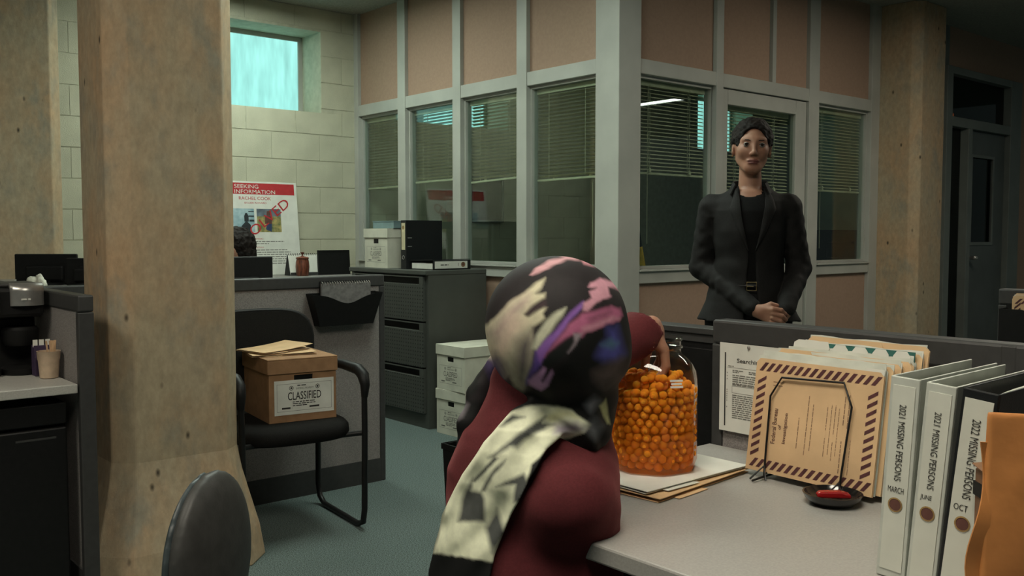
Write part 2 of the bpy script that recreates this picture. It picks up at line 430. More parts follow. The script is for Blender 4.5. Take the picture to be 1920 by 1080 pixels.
# office front, left face (plane X = 3.91)
XL = 3.91; ZH0, ZH1, ZS0, ZS1 = 2.155, 2.24, 0.955, 1.035
wl = struct('wall_left')
LM = [(3.655, 3.84), (4.44, 4.536), (5.12, 5.209), (5.785, 5.884), (6.44, 6.5)]
MB().box((XL, 3.655, 0), (XL+0.185, 3.84, 2.95)).build('corner_post', M_frame, wl, bevel=0.004)
for (a, b) in LM[1:]: bx('mullion', (XL, a, 0), (XL+0.10, b, 2.95), M_frame, wl, 0.003)
for i in range(4):
    a, b = LM[i][1], LM[i+1][0]
    bx('header_rail', (XL+0.004, a, ZH0), (XL+0.096, b, ZH1), M_frame, wl, 0.003)
    MB().box((XL+0.004, a, ZS0), (XL+0.096, b, ZS1)).build('sill_rail', M_frame, wl, bevel=0.003)
    bx('sill_ledge', (XL-0.012, a-0.004, ZS1-0.012), (XL+0.05, b+0.004, ZS1), M_frame, wl, 0.002)
    MB().box((XL+0.035, a, ZH0-0.018), (XL+0.085, b, ZH0)).box((XL+0.035, a, ZS1), (XL+0.085, b, ZS1+0.018)).box((XL+0.035, a, ZS1+0.018), (XL+0.085, a+0.014, ZH0-0.018)).box((XL+0.035, b-0.014, ZS1+0.018), (XL+0.085, b, ZH0-0.018)).build('glazing_bead', M_frame, wl)
    bx('pane', (XL+0.052, a+0.012, ZS1+0.016), (XL+0.058, b-0.012, ZH0-0.016), M_pane, wl)
    bx('lower_panel', (XL+0.03, a, 0.10), (XL+0.07, b, ZS0), M_tan, wl)
    bx('upper_panel', (XL+0.03, a, ZH1), (XL+0.07, b, 2.95), M_tan, wl)
    bx('base_rail', (XL+0.004, a, 0), (XL+0.096, b, 0.10), M_frame, wl)

# office front, right face (plane Y = 3.67) with the office door
YR = 3.67
wr = struct('wall_right')
for (a, b) in ((4.80, 4.87), (5.84, 5.965), (6.68, 6.80)): bx('mullion', (a, YR-0.01, 0), (b, YR+0.09, 2.95), M_frame, wr, 0.003)
for (a, b) in ((4.095, 4.80), (5.965, 6.68)):
    bx('header_rail', (a, YR-0.006, ZH0), (b, YR+0.086, ZH1), M_frame, wr, 0.003)
    bx('sill_rail', (a, YR-0.006, 0.945), (b, YR+0.086, 1.027), M_frame, wr, 0.003)
    bx('sill_ledge', (a-0.004, YR-0.022, 1.015), (b+0.004, YR+0.04, 1.027), M_frame, wr, 0.002)
    MB().box((a, YR+0.025, ZH0-0.018), (b, YR+0.075, ZH0)).box((a, YR+0.025, 1.027), (b, YR+0.075, 1.045)).box((a, YR+0.025, 1.045), (a+0.014, YR+0.075, ZH0-0.018)).box((b-0.014, YR+0.025, 1.045), (b, YR+0.075, ZH0-0.018)).build('glazing_bead', M_frame, wr)
    bx('pane', (a+0.012, YR+0.044, 1.043), (b-0.012, YR+0.05, ZH0-0.016), M_pane, wr)
    bx('lower_panel', (a, YR+0.02, 0.10), (b, YR+0.06, 0.945), M_tan, wr)
    bx('base_rail', (a, YR-0.006, 0), (b, YR+0.086, 0.10), M_frame, wr)
bx('header_rail', (4.87, YR-0.006, ZH0), (5.84, YR+0.086, ZH1), M_frame, wr, 0.003)
for (a, b) in ((4.095, 4.80), (4.87, 5.40), (5.44, 5.84), (5.965, 6.68)): bx('upper_panel', (a, YR+0.02, ZH1), (b, YR+0.06, 2.95), M_tan, wr)
bx('mullion', (5.40, YR-0.006, ZH1), (5.44, YR+0.086, 2.95), M_frame, wr)
d1 = struct('door_1')
bx('door_stile', (4.875, YR+0.012, 0.01), (4.945, YR+0.057, 2.15), M_frame, d1, 0.003)
bx('door_stile', (5.71, YR+0.012, 0.01), (5.835, YR+0.057, 2.15), M_frame, d1, 0.003)
bx('door_rail', (4.945, YR+0.012, 2.055), (5.71, YR+0.057, 2.15), M_frame, d1, 0.003)
bx('door_rail', (4.945, YR+0.012, 0.93), (5.71, YR+0.057, 1.03), M_frame, d1, 0.003)
bx('door_rail', (4.945, YR+0.012, 0.01), (5.71, YR+0.057, 0.2), M_frame, d1, 0.003)
bx('door_panel', (4.945, YR+0.02, 0.2), (5.71, YR+0.05, 0.93), M_tan, d1)
bx('pane', (4.945, YR+0.032, 1.03), (5.71, YR+0.038, 2.055), M_pane, d1)
MB().tube([(5.79, YR+0.012, 1.02), (5.79, YR-0.045, 1.02), (5.79, YR-0.05, 1.02)], 0.012, 10).tube([(5.79, YR-0.045, 1.02), (5.69, YR-0.048, 1.02)], 0.009, 8).build('door_handle', M_silver, d1, smooth=50)

# hallway wall with a glazed steel door, sidelight and transom on the right
YD = 3.60
wd = struct('wall_corridor')
M_framed = pm('dull_steel_frame', (0.17, 0.19, 0.175), 0.5, nscale=4, namt=0.06)
M_darkglass = glass_mat('corridor_glass', (0.16, 0.22, 0.2), 0.8, 0.03, 1.45)
M_doorp = pm('slate_door_paint', (0.11, 0.125, 0.12), 0.5, nscale=5, namt=0.06)
for (a, b) in ((7.28, 7.86), (9.25, 13)): bx('wall_panel', (a, YD+0.03, 0), (b, YD+0.2, 2.95), M_tan if a > 8 else M_framed, wd)
bx('wall_panel', (7.86, YD+0.03, 2.62), (9.25, YD+0.2, 2.95), M_tan, wd)
for (a, b) in ((7.76, 7.86), (8.17, 8.245), (9.02, 9.25)): bx('door_jamb', (a, YD-0.01, 0), (b, YD+0.14, 2.62 if a != 8.17 else 2.13), M_framed, wd, 0.004)
bx('door_jamb', (7.86, YD-0.008, 2.13), (9.02, YD+0.138, 2.21), M_framed, wd, 0.004)
bx('door_jamb', (7.86, YD-0.008, 2.56), (9.02, YD+0.138, 2.62), M_framed, wd, 0.004)
bx('pane', (7.86, YD+0.06, 2.21), (9.02, YD+0.066, 2.56), M_darkglass, wd)
bx('pane', (7.86, YD+0.06, 0.05), (8.17, YD+0.066, 2.13), M_darkglass, wd)
d2 = struct('door_2')
dl = MB()
for lo, hi in (((8.25, 0.01), (9.015, 1.137)), ((8.25, 1.925), (9.015, 2.125)), ((8.25, 1.137), (8.33, 1.925)), ((8.79, 1.137), (9.015, 1.925))):
    dl.box((lo[0], YD+0.04, lo[1]), (hi[0], YD+0.085, hi[1]))
dl.build('door_leaf', M_doorp, d2)
MB().box((8.33, YD+0.03, 1.137), (8.79, YD+0.04, 1.165)).box((8.33, YD+0.03, 1.9), (8.79, YD+0.04, 1.925)).box((8.33, YD+0.03, 1.165), (8.35, YD+0.04, 1.9)).box((8.77, YD+0.03, 1.165), (8.79, YD+0.04, 1.9)).build('vision_frame', M_framed, d2)
bx('pane', (8.33, YD+0.06, 1.137), (8.79, YD+0.066, 1.925), M_darkglass, d2)
MB().tube([(8.29, YD+0.04, 1.03), (8.29, YD-0.02, 1.03)], 0.014, 10).lathe([(0.0, -0.02), (0.022, -0.012), (0.026, 0.0), (0.02, 0.014), (0.0, 0.02)], 12, (8.29, YD-0.035, 1.03)).build('door_knob', M_silver, d2, smooth=50)
t = thing('transom_glow', 'small red glow box standing in for an exit sign reflection in the dark transom', 'lamp', (8.12, 3.74, 2.225))  # added glowing box, stands in for the red reflection of an exit sign
bx('lens', (-0.09, 0, 0), (0.09, 0.03, 0.05), emit_mat('red_glow', (1.0, 0.12, 0.03), 2.5), t, 0.004); bx('housing', (-0.1, 0.03, -0.01), (0.1, 0.06, 0.06), M_framed, t); bx('bracket', (-0.01, 0.03, -0.015), (0.01, 0.06, -0.01), M_framed, t)
# dim rooms beyond: office end wall and corridor wall
o = bx('wall_office_end', (9.7, 3.8, 0), (9.8, 6.5, 2.95), M_block); tag(o, kind='structure')

# ------------------------------------------------------------------ concrete pillars
def pillar(label, x0, x1, y0, y1, ch, flare_z=0.43, fl=0.085):
    t = thing('concrete_pillar', label, 'pillar', ((x0+x1)/2, (y0+y1)/2, 0), 0, 'chamfered concrete pillars')
    hx, hy = (x1-x0)/2, (y1-y0)/2
    def ring(e):
        a, b = hx+e, hy+e; c = ch + e*0.4
        return [(-a+c, -b), (a-c, -b), (a, -b+c), (a, b-c), (a-c, b), (-a+c, b), (-a, b-c), (-a, -b+c)]
    m = MB(); lev = [(0, fl), (0.12, fl*0.8), (0.25, fl*0.42), (0.34, fl*0.17), (flare_z, 0.0), (1.0, 0), (2.0, 0), (2.95, 0)]
    vs = []; fs = []
    for z, e in lev: vs += [(x, y, z) for x, y in ring(e)]
    for i in range(len(lev)-1):
        for k in range(8): fs.append((i*8+k, i*8+(k+1) % 8, (i+1)*8+(k+1) % 8, (i+1)*8+k))
    fs += [tuple(range(8))[::-1], tuple((len(lev)-1)*8+k for k in range(8))]
    m.add(vs, fs).build('shaft', M_conc, t, bevel=0.006)
    return t
pillar('big tan concrete pillar with a flared base beside the guest chair', 1.045, 1.51, 3.32, 3.72, 0.066)
pillar('dim concrete pillar against the block wall at far left', 1.125, 1.60, 5.90, 6.34, 0.07)
pillar('narrow lit concrete pillar between the office front and the corridor door', 6.80, 7.27, 3.36, 3.84, 0.06)

# ------------------------------------------------------------------ ceiling lights (the room's own lamps, plus one added to lift the office)
def ceiling_light(x, y, lx, ly, strength, col, label):
    t = thing('ceiling_light', label, 'light', (x, y, 2.95), 0, 'recessed fluorescent ceiling lights')
    hx, hy = lx/2, ly/2
    MB().box((-hx-0.03, -hy-0.03, -0.05), (-hx, hy+0.03, 0)).box((hx, -hy-0.03, -0.05), (hx+0.03, hy+0.03, 0)).box((-hx, -hy-0.03, -0.05), (hx, -hy, 0)).box((-hx, hy, -0.05), (hx, hy+0.03, 0)).build('housing', M_lampgrey, t)
    m = emit_mat('lamp_diffuser', col, strength)
    bx('diffuser', (-hx, -hy, -0.04), (hx, hy, -0.03), m, t)
WARM = (1.0, 0.93, 0.77); COOL = (0.88, 1.0, 0.87)
ceiling_light(0.50, 0.60, 0.6, 1.2, 19.0, WARM, 'ceiling light panel over the seated woman')
ceiling_light(2.45, 3.30, 0.6, 1.2, 15.0, COOL, 'ceiling light panel in front of the filing cabinet')
ceiling_light(2.75, 5.45, 0.6, 1.2, 12.5, COOL, 'ceiling light panel over the poster cubicle')
ceiling_light(-0.80, 2.40, 0.6, 1.2, 14.0, WARM, 'ceiling light panel left of the coffee counter')
ceiling_light(5.50, 1.60, 0.6, 1.2, 14.0, WARM, 'ceiling light panel before the office door')
ceiling_light(6.3, 5.2, 0.6, 0.6, 2.5, COOL, 'added dim ceiling light lifting the interior of the glazed office')  # unseen lamp, added only to brighten the dark office interior
ceiling_light(9.2, -0.75, 0.2, 1.2, 16.0, COOL, 'slim ceiling light in the far right aisle')

# ------------------------------------------------------------------ venetian blinds
def blind(label, loc, rotz, w, drop, skew=0.0, tilt=20):
    t = thing('venetian_blind', label, 'blind', loc, rotz, 'half-lowered venetian blinds')
    bx('head_rail', (-w/2, -0.014, -0.03), (w/2, 0.014, 0), M_slatd, t)
    me = MB().sheet(lambda u, v: ((u-0.5)*(w-0.01), (v-0.5)*0.025*math.cos(R(tilt)), (v-0.5)*0.025*math.sin(R(tilt)) + 0.0025*(1-(2*v-1)**2)), 1, 4, (0, 0, -0.0012)).mesh('slat', 60)
    me.materials.append(M_slat)
    n = int((drop-0.06)/0.0225); top = -0.045
    for k in range(n):
        s = mobj('slat', me, None, t); s.location = (0, 0, top - k*0.0225 - abs(skew)*0.0)
        s.rotation_euler = (0, skew*max(0, (k/n-0.6)/0.4), random.uniform(-0.004, 0.004))
    zb = top - n*0.0225
    br = MB().obox((0, 0, 0), (w, 0.024, 0.014)).build('bottom_rail', M_slatd, t, bevel=0.003); br.location = (0, 0, zb-0.002); br.rotation_euler = (0, skew, 0)
    for sx in (-0.28, 0.28):
        x = sx*w
        MB().tube([(x, -0.016, -0.02), (x, -0.016, zb+0.03)], 0.0018, 5).tube([(x+0.012, 0.014, -0.02), (x+0.012, 0.014, zb)], 0.0014, 5).tube([(x-0.012, -0.013, -0.02), (x-0.012, -0.013, zb)], 0.0014, 5).build('ladder_cord', M_slatd, t)
        MB().lathe([(0.0, 0.014), (0.005, 0.012), (0.008, 0.0), (0.009, -0.014), (0.0, -0.015)], 8, (x, -0.02, zb+0.018)).build('cord_knob', M_slatd, t, smooth=40)
    MB().tube([(-w*0.28-0.02, -0.018, -0.03), (-w*0.28-0.022, -0.018, zb-0.25), (-w*0.28-0.02, -0.018, zb-0.42)], 0.0016, 5).build('pull_cord', M_slatd, t)
    return t
ZT = 2.135
lab = ['blind next to the block wall, farthest left', 'blind above the black lever arch binder', 'crooked blind above the open end of the grey cabinet', 'blind just left of the thick corner post']
for i in range(4):
    a, b = LM[i][1], LM[i+1][0]; k = 3-i
    blind(lab[k], (XL+0.088, (a+b)/2, ZT), 90, b-a-0.035, ZT-[1.579, 1.591, 1.56, 1.557][k], skew=(0.03 if k == 2 else 0.008))
blind('blind just right of the thick corner post', (4.445, YR+0.078, ZT), 0, 0.66, ZT-1.575)
blind('blind behind the standing woman on the office door', (5.325, YR+0.085, 2.06), 0, 0.77, 2.06-1.50)
blind('blind in the narrow window right of the standing woman', (6.32, YR+0.078, ZT), 0, 0.68, ZT-1.52)

# ------------------------------------------------------------------ cubicle partitions
def partition(label, lo, hi, h, axis, posts=(), kick=True, cap_h=0.055, fab=None, fab_side=-1, group='charcoal framed cubicle partitions'):
    """axis 'x' or 'y' = running direction; lo/hi = footprint corners"""
    (x0, y0), (x1, y1) = lo, hi
    t = thing('cubicle_partition', label, 'partition', ((x0+x1)/2, (y0+y1)/2, 0), 0, group)
    hx, hy = (x1-x0)/2, (y1-y0)/2
    bx('cap', (-hx, -hy, h-cap_h), (hx, hy, h), M_cap, t, 0.006)
    pw = 0.03
    if axis == 'x':
        for s in (-1, 1): bx('post', (s*hx-(pw if s > 0 else 0), -hy, 0), (s*hx+(pw if s < 0 else 0), hy, h-cap_h-0.001), M_cap, t, 0.004)
        bx('fabric_panel', (-hx+pw, -hy+0.006, 0.115), (hx-pw, hy-0.006, h-cap_h), fab or M_fab, t)
        bx('kick_plate', (-hx+pw, -hy, 0.0), (hx-pw, hy, 0.115), M_cap, t)
    else:
        for s in (-1, 1): bx('post', (-hx, s*hy-(pw if s > 0 else 0), 0), (hx, s*hy+(pw if s < 0 else 0), h-cap_h-0.001), M_cap, t, 0.004)
        for p in posts: bx('post', (-hx-0.001, p-y0-hy-0.014, 0), (hx+0.001, p-y0-hy+0.014, h-0.002), M_cap, t, 0.003)
        bx('fabric_panel', (-hx+0.006, -hy+pw, 0.115), (hx-0.006, hy-pw, h-cap_h), fab or M_fab, t)
        bx('kick_plate', (-hx, -hy+pw, 0.0), (hx, hy-pw, 0.115), M_cap, t)
    return t
PH = 1.032
partition('cubicle partition behind the guest chair carrying the black wall pocket', (1.50, 3.955), (2.545, 4.01), PH, 'x')
partition('cubicle partition beside the coffee counter at left, end-on', (0.905, 3.235), (0.955, 5.05), PH, 'y')
partition('cubicle partition behind the striped folders and binders', (1.777, -0.75), (1.832, 1.36), PH, 'y', posts=(0.70,))
partition('far cubicle partition at the right edge holding a black folder pocket', (3.45, -0.2), (3.50, 1.40), 1.04, 'y')
partition('low cubicle partition between the two pillars at far left', (0.96, 4.80), (1.75, 4.85), 0.985, 'x')
# ------------------------------------------------------------------ filing cabinet
def perforated(name, col):
    m = pm(name, col, 0.5, nscale=30, namt=0.05)
    nt = m.node_tree; N = nt.nodes; L = nt.links; b = N['Principled BSDF']
    tc = N.new('ShaderNodeTexCoord'); sp = N.new('ShaderNodeSeparateXYZ'); L.new(tc.outputs['Object'], sp.inputs[0])
    def cell(o, s):
        a = N.new('ShaderNodeMath'); a.operation = 'MULTIPLY'; a.inputs[1].default_value = s; L.new(o, a.inputs[0])
        f = N.new('ShaderNodeMath'); f.operation = 'FRACT'; L.new(a.outputs[0], f.inputs[0])
        k = N.new('ShaderNodeMath'); k.operation = 'SUBTRACT'; k.inputs[1].default_value = 0.5; L.new(f.outputs[0], k.inputs[0]); return k.outputs[0]
    cv = N.new('ShaderNodeCombineXYZ'); L.new(cell(sp.outputs[1], 38), cv.inputs[0]); L.new(cell(sp.outputs[2], 42), cv.inputs[1])
    ln = N.new('ShaderNodeVectorMath'); ln.operation = 'LENGTH'; L.new(cv.outputs[0], ln.inputs[0])
    lt = N.new('ShaderNodeMath'); lt.operation = 'LESS_THAN'; lt.inputs[1].default_value = 0.2; L.new(ln.outputs['Value'], lt.inputs[0])
    old = b.inputs['Base Color'].links[0].from_socket
    mx = N.new('ShaderNodeMix'); mx.data_type = 'RGBA'; L.new(lt.outputs[0], mx.inputs[0]); L.new(old, mx.inputs[6]); mx.inputs[7].default_value = (0.008, 0.008, 0.008, 1)
    L.new(mx.outputs[2], b.inputs['Base Color']); return m
M_cab = pm('grey_green_steel', (0.07, 0.074, 0.066), 0.45, nscale=6, namt=0.05, bump=0.05, bscale=300)
M_perf = perforated('perforated_steel', (0.066, 0.07, 0.062))
t = thing('filing_cabinet', 'dark grey three-drawer steel filing cabinet against the office window front', 'cabinet', (3.40, 4.81, 0))
CW, CD, CH = 0.92, 0.485, 1.005
MB().box((0.02, 0, 0.0), (CD, 0.03, CH-0.03)).box((0.02, CW-0.03, 0), (CD, CW, CH-0.03)).box((CD-0.01, 0.03, 0), (CD, CW-0.03, CH-0.03)).box((0.02, 0.03, 0), (CD-0.01, CW-0.03, 0.09)).box((0.05, 0.03, 0.09), (0.06, CW-0.03, CH-0.03)).build('body', M_cab, t)
bx('top', (-0.004, -0.004, CH-0.03), (CD, CW+0.004, CH), M_cab, t, 0.005)
for k in range(3):
    z0 = 0.095 + k*0.293; z1 = z0 + 0.285
    dr = bx('drawer', (0.0, 0.034, z0), (0.05, CW-0.034, z1-0.05), M_perf, t, 0.004)
    MB().box((0.0, 0.034, z1-0.05), (0.05, 0.075, z1)).box((0.0, CW-0.075, z1-0.05), (0.05, CW-0.034, z1)).box((0.0, 0.075, z1-0.008), (0.05, CW-0.075, z1)).build('drawer_lip', M_cab, dr)
    bx('pull_recess', (0.035, 0.075, z1-0.05), (0.05, CW-0.075, z1-0.008), M_black, dr)

# ------------------------------------------------------------------ archive boxes
M_kraft = pm('brown_cardboard', (0.30, 0.165, 0.082), 0.85, nscale=25, namt=0.07, bump=0.1, bscale=200)
M_whiteb = pm('white_cardboard', (0.60, 0.59, 0.49), 0.8, nscale=10, namt=0.05, bump=0.05)
def archive_box(label, loc, rotz, w, d, h, mat, sheet=None, flip=0):
    t = thing('archive_box', label, 'box', loc, rotz)
    hw, hd = w/2, d/2; lh = 0.062; e = 0.006; th = 0.005
    hole = (-0.038, h-0.105, 0.042, h-0.07) if sheet else (-0.032, h-0.10, 0.032, h-0.07)
    m = MB().box((-hw, -hd, 0), (hw, hd, 0.004)).box((-hw, -hd+th, 0.004), (-hw+th, hd-th, h-0.01)).box((hw-th, -hd+th, 0.004), (hw, hd-th, h-0.01)).box((-hw, hd-th, 0.004), (hw, hd, h-0.01))
    a, b, c, dd = hole
    m.box((-hw, -hd, 0.004), (hw, -hd+th, b)).box((-hw, -hd, dd), (hw, -hd+th, h-0.01)).box((-hw, -hd, b), (a, -hd+th, dd)).box((c, -hd, b), (hw, -hd+th, dd))
    m.build('body', mat, t)
    bx('hand_hole', (a-0.004, -hd+th+0.001, b-0.004), (c+0.004, -hd+th+0.006, dd+0.004), M_black, t)
    lid = MB().box((-hw-e, -hd-e, h-0.006), (hw+e, hd+e, h))
    lid.box((-hw-e, -hd-e, h-lh), (hw+e, -hd-e+0.004, h-0.006)).box((-hw-e, hd+e-0.004, h-lh), (hw+e, hd+e, h-0.006)).box((-hw-e, -hd-e+0.004, h-lh), (-hw-e+0.004, hd+e-0.004, h-0.006)).box((hw+e-0.004, -hd-e+0.004, h-lh), (hw+e, hd+e-0.004, h-0.006))
    lid.build('lid', mat, t, bevel=0.003)
    ink = M_ink if sheet else M_inkg
    if sheet:
        x0, z0, lw, lhh = sheet
        s = bx('label_sheet', (x0, -hd-0.0015, z0), (x0+lw, -hd, z0+lhh), M_paper, t); y = -hd-0.0015
    else:
        lw, lhh = w*0.88, h*0.50; x0, z0 = -lw/2, 0.025; s = t; y = -hd
    og = (x0, y, z0); xd, yd = (1, 0, 0), (0, 0, 1)
    b0 = 0.0012
    fx, fy = 0.04*lw, 0.10*lhh
    quads(s, [(fx, fy, lw-fx, fy+b0), (fx, lhh-fy-b0, lw-fx, lhh-fy), (fx, fy, fx+b0, lhh-fy), (lw-fx-b0, fy, lw-fx, lhh-fy)], M_inkg, og, xd, yd, 'border_line')
    lettering(s, 'CLASSIFIED', ink, (x0+0.22*lw, y, z0+0.42*lhh), xd, yd, 0.56*lw, 0.235*lhh, 0.008)
    lettering(s, 'EVIDENCE PROPERTY', M_inkg, (x0+0.36*lw, y, z0+0.72*lhh), xd, yd, 0.30*lw, 0.055*lhh, 0.01)
    quads(s, dashes(0.38*lw, 0.82*lhh, 0.62*lw, 1, 1, 0.03*lhh, 1, 3) + dashes(0.30*lw, 0.35*lhh, 0.70*lw, 3, 0.055*lhh, 0.026*lhh, 0.9, 4)
          + dashes(0.12*lw, 0.17*lhh, 0.40*lw, 1, 1, 0.05*lhh, 1.0, 5) + dashes(0.58*lw, 0.17*lhh, 0.88*lw, 1, 1, 0.05*lhh, 1.0, 6), ink, og, xd, yd)
    polys(s, ring_rects(0.28*lw, 0.77*lhh, 0.05*lhh, 0.065*lhh) + ring_rects(0.72*lw, 0.77*lhh, 0.05*lhh, 0.065*lhh) + [disc(0.28*lw, 0.77*lhh, 0.03*lhh, 8), disc(0.72*lw, 0.77*lhh, 0.03*lhh, 8)], ink, og, xd, yd, 'emblem')
    return t
archive_box('brown cardboard archive box with a white label, on the guest chair', (1.868, 3.655, 0.462), -8, 0.288, 0.335, 0.262, M_kraft, sheet=(-0.122, 0.03, 0.255, 0.142))
archive_box('white cardboard archive box on top of the filing cabinet', (3.61, 5.465, CH+0.001), -90, 0.285, 0.32, 0.265, M_whiteb)
archive_box('upper white archive box of the pair on the carpet', (3.592, 4.56, 0.281), -91, 0.285, 0.375, 0.275, M_whiteb)
archive_box('lower white archive box of the pair, standing on the carpet', (3.598, 4.572, 0.001), -89, 0.285, 0.375, 0.278, M_whiteb)

# ------------------------------------------------------------------ things on the filing cabinet
M_bluebox = pm('blue_grey_card', (0.16, 0.24, 0.25), 0.6, nscale=15, namt=0.06)
t = thing('box_file', 'flat blue-grey document box lying on the white box on the cabinet', 'box', (3.49, 5.305, CH+0.268))
bx('tray', (0, 0, 0), (0.395, 0.26, 0.044), M_bluebox, t, 0.002)
bx('lid', (-0.002, -0.002, 0.044), (0.397, 0.262, 0.050), M_bluebox, t, 0.001)
s = bx('paper_label', (0.25, -0.0035, 0.014), (0.345, -0.002, 0.040), M_paper, t)
quads(s, dashes(0.03, 0.009, 0.075, 1, 1, 0.009, 1, 8), M_ink, (0.25, -0.0035, 0.014), (1,0,0), (0,0,1))
M_binderb = pm('black_vinyl', (0.008, 0.009, 0.010), 0.45, nscale=80, namt=0.1, bump=0.1, bscale=400)
M_cream = pm('cream_label', (0.62, 0.56, 0.36), 0.8, nscale=10, namt=0.05)
M_gold = pm('gold_seal', (0.30, 0.19, 0.07), 0.6, nscale=40, namt=0.2)
M_brownink = pm('brown_ink', (0.11, 0.045, 0.035), 0.8, nscale=40, namt=0.1)
t = thing('lever_arch_binder', 'black lever arch binder standing upright on the filing cabinet', 'binder', (3.45, 5.10, CH+0.001))
MB().box((0, 0, 0), (0.006, 0.062, 0.318)).build('spine', M_binderb, t, bevel=0.002)
bx('front_cover', (0.006, 0, 0), (0.29, 0.004, 0.318), M_binderb, t, 0.001); bx('back_cover', (0.006, 0.058, 0), (0.29, 0.062, 0.318), M_binderb, t, 0.001)
bx('pages', (0.012, 0.008, 0.006), (0.27, 0.054, 0.30), M_paper, t)
s = bx('spine_label', (-0.001, 0.012, 0.125), (0, 0.052, 0.30), M_cream, t)
polys(s, [disc(0.02, 0.145, 0.013)], M_gold, (-0.001, 0.052, 0.125), (0,-1,0), (0,0,1), 'seal')
quads(s, [(0.016, 0.02, 0.019, 0.115)], M_inkg, (-0.001, 0.052, 0.125), (0,-1,0), (0,0,1))
MB().tube([(-0.001, 0.032+0.012*math.cos(a), 0.075+0.012*math.sin(a)) for a in np.linspace(0, 2*math.pi, 17)[:-1]], 0.002, 6, True).build('finger_ring', M_silver, t, smooth=60)
quads(t, [(0.012, 0.20, 0.045, 0.206), (0.012, 0.145, 0.045, 0.149)], M_silver, (0, 0, 0), (1,0,0), (0,0,1), 'cover_slot', 0.0004)
t = thing('ring_binder', 'black ring binder lying flat at the front corner of the filing cabinet', 'binder', (3.475, 4.835, CH+0.001))
MB().box((0.0, 0.0, 0.0), (0.30, 0.005, 0.062)).build('spine', M_binderb, t, bevel=0.002)
bx('lower_cover', (0, 0.005, 0), (0.30, 0.255, 0.004), M_binderb, t)
MB().obox((0.15, 0.13, 0.061), (0.30, 0.25, 0.004), Matrix.Rotation(R(-2), 3, 'X')).build('upper_cover', M_binderb, t)
MB().sheet(lambda u, v: (0.006+0.28*u, 0.02+0.225*v, 0.005), 1, 6, (0, 0, 0.036)).build('pages', M_paper, t)
s = bx('spine_label', (0.012, -0.001, 0.008), (0.272, 0, 0.054), M_paper, t)
polys(s, [disc(0.225, 0.024, 0.017)], M_brownink, (0.012, -0.001, 0.008), (1,0,0), (0,0,1), 'seal')
polys(s, ring_rects(0.225, 0.024, 0.010, 0.014), M_gold, (0.012, -0.001, 0.008), (1,0,0), (0,0,1), 'seal_ring', 0.0009)
quads(s, dashes(0.045, 0.02, 0.15, 1, 1, 0.006, 1, 9) + [(0.185, 0.014, 0.188, 0.034)], M_ink, (0.012, -0.001, 0.008), (1,0,0), (0,0,1))

# ------------------------------------------------------------------ guest chair with arms
def superell(a, b, n=28, p=3.2):
    out = []
    for k in range(n):
        th = 2*math.pi*k/n; c, s = math.cos(th), math.sin(th)
        out.append((a*math.copysign(abs(c)**(2/p), c), b*math.copysign(abs(s)**(2/p), s)))
    return out
M_chairfab = pm('black_chair_fabric', (0.010, 0.0095, 0.009), 0.9, nscale=300, namt=0.2, bump=0.3, bscale=800, spec=0.15)
t = thing('guest_chair', 'black padded guest chair with arms standing before the partition', 'chair', (1.815, 3.615, 0), -7)
m = MB(); vs = []; lv = [(-0.035, 0.90), (-0.03, 0.965), (-0.01, 1.0), (0.015, 0.99), (0.03, 0.94), (0.036, 0.80)]
prof = superell(0.245, 0.245, 32)
vs = [(x*k, y*k - 0.02, 0.424+z) for z, k in lv for x, y in prof]; n = len(prof)
fs = [(i*n+k, i*n+(k+1) % n, (i+1)*n+(k+1) % n, (i+1)*n+k) for i in range(len(lv)-1) for k in range(n)] + [tuple(range(n))[::-1], tuple((len(lv)-1)*n+k for k in range(n))]
m.add(vs, fs).build('seat', M_chairfab, t, smooth=50)
def backpt(x, z): return 0.235 + 0.06*(z-0.5)/0.4 - 0.35*x*x
bo = []
for x, z in superell(0.225, 0.20, 32, 3.6):
    bo.append((x*(1.0+0.08*(z/0.2)), 0.69+z))
front = [(x, backpt(x, z)-0.022, z) for x, z in bo]; fin = [(x*0.8, backpt(x*0.8, z)-0.03, 0.69+(z-0.69)*0.8) for x, z in bo]; back = [(x, backpt(x, z)+0.012, z) for x, z in bo]
n = len(bo); vs = fin + front + back
fs = [tuple(range(n))] + [(k, (k+1) % n, n+(k+1) % n, n+k) for k in range(n)] + [(n+k, n+(k+1) % n, 2*n+(k+1) % n, 2*n+k) for k in range(n)] + [tuple(range(2*n, 3*n))[::-1]]
MB().add(vs, fs).build('backrest', M_chairfab, t, smooth=50)
MB().tube([(x*1.01, backpt(x, z)-0.004, 0.69+(z-0.69)*1.01) for x, z in bo], 0.011, 8, True).build('back_rim', M_black, t, smooth=60)
for s in (-1, 1):
    MB().tube([(s*0.21, 0.14, 0.41), (s*0.232, 0.19, 0.36), (s*0.24, 0.215, 0.10), (s*0.243, 0.205, 0.04), (s*0.246, 0.16, 0.013), (s*0.25, -0.20, 0.013), (s*0.251, -0.25, 0.035), (s*0.252, -0.262, 0.09), (s*0.256, -0.262, 0.42), (s*0.258, -0.255, 0.60)], 0.0125, 10).build('side_frame', M_blackm, t, smooth=60)
    MB().tube([(s*0.258, -0.258, 0.56), (s*0.259, -0.262, 0.61), (s*0.259, -0.245, 0.648), (s*0.258, -0.20, 0.668), (s*0.256, -0.05, 0.672), (s*0.252, 0.12, 0.665), (s*0.235, 0.23, 0.645), (s*0.21, 0.25, 0.60)], [0.014, 0.020, 0.025, 0.024, 0.021, 0.019, 0.016, 0.013], 10).build('armrest', M_black, t, smooth=60)
MB().tube([(-0.256, -0.255, 0.41), (-0.2, -0.2, 0.398), (0.2, -0.2, 0.398), (0.256, -0.255, 0.41)], 0.011, 8).build('cross_bar', M_blackm, t, smooth=60)
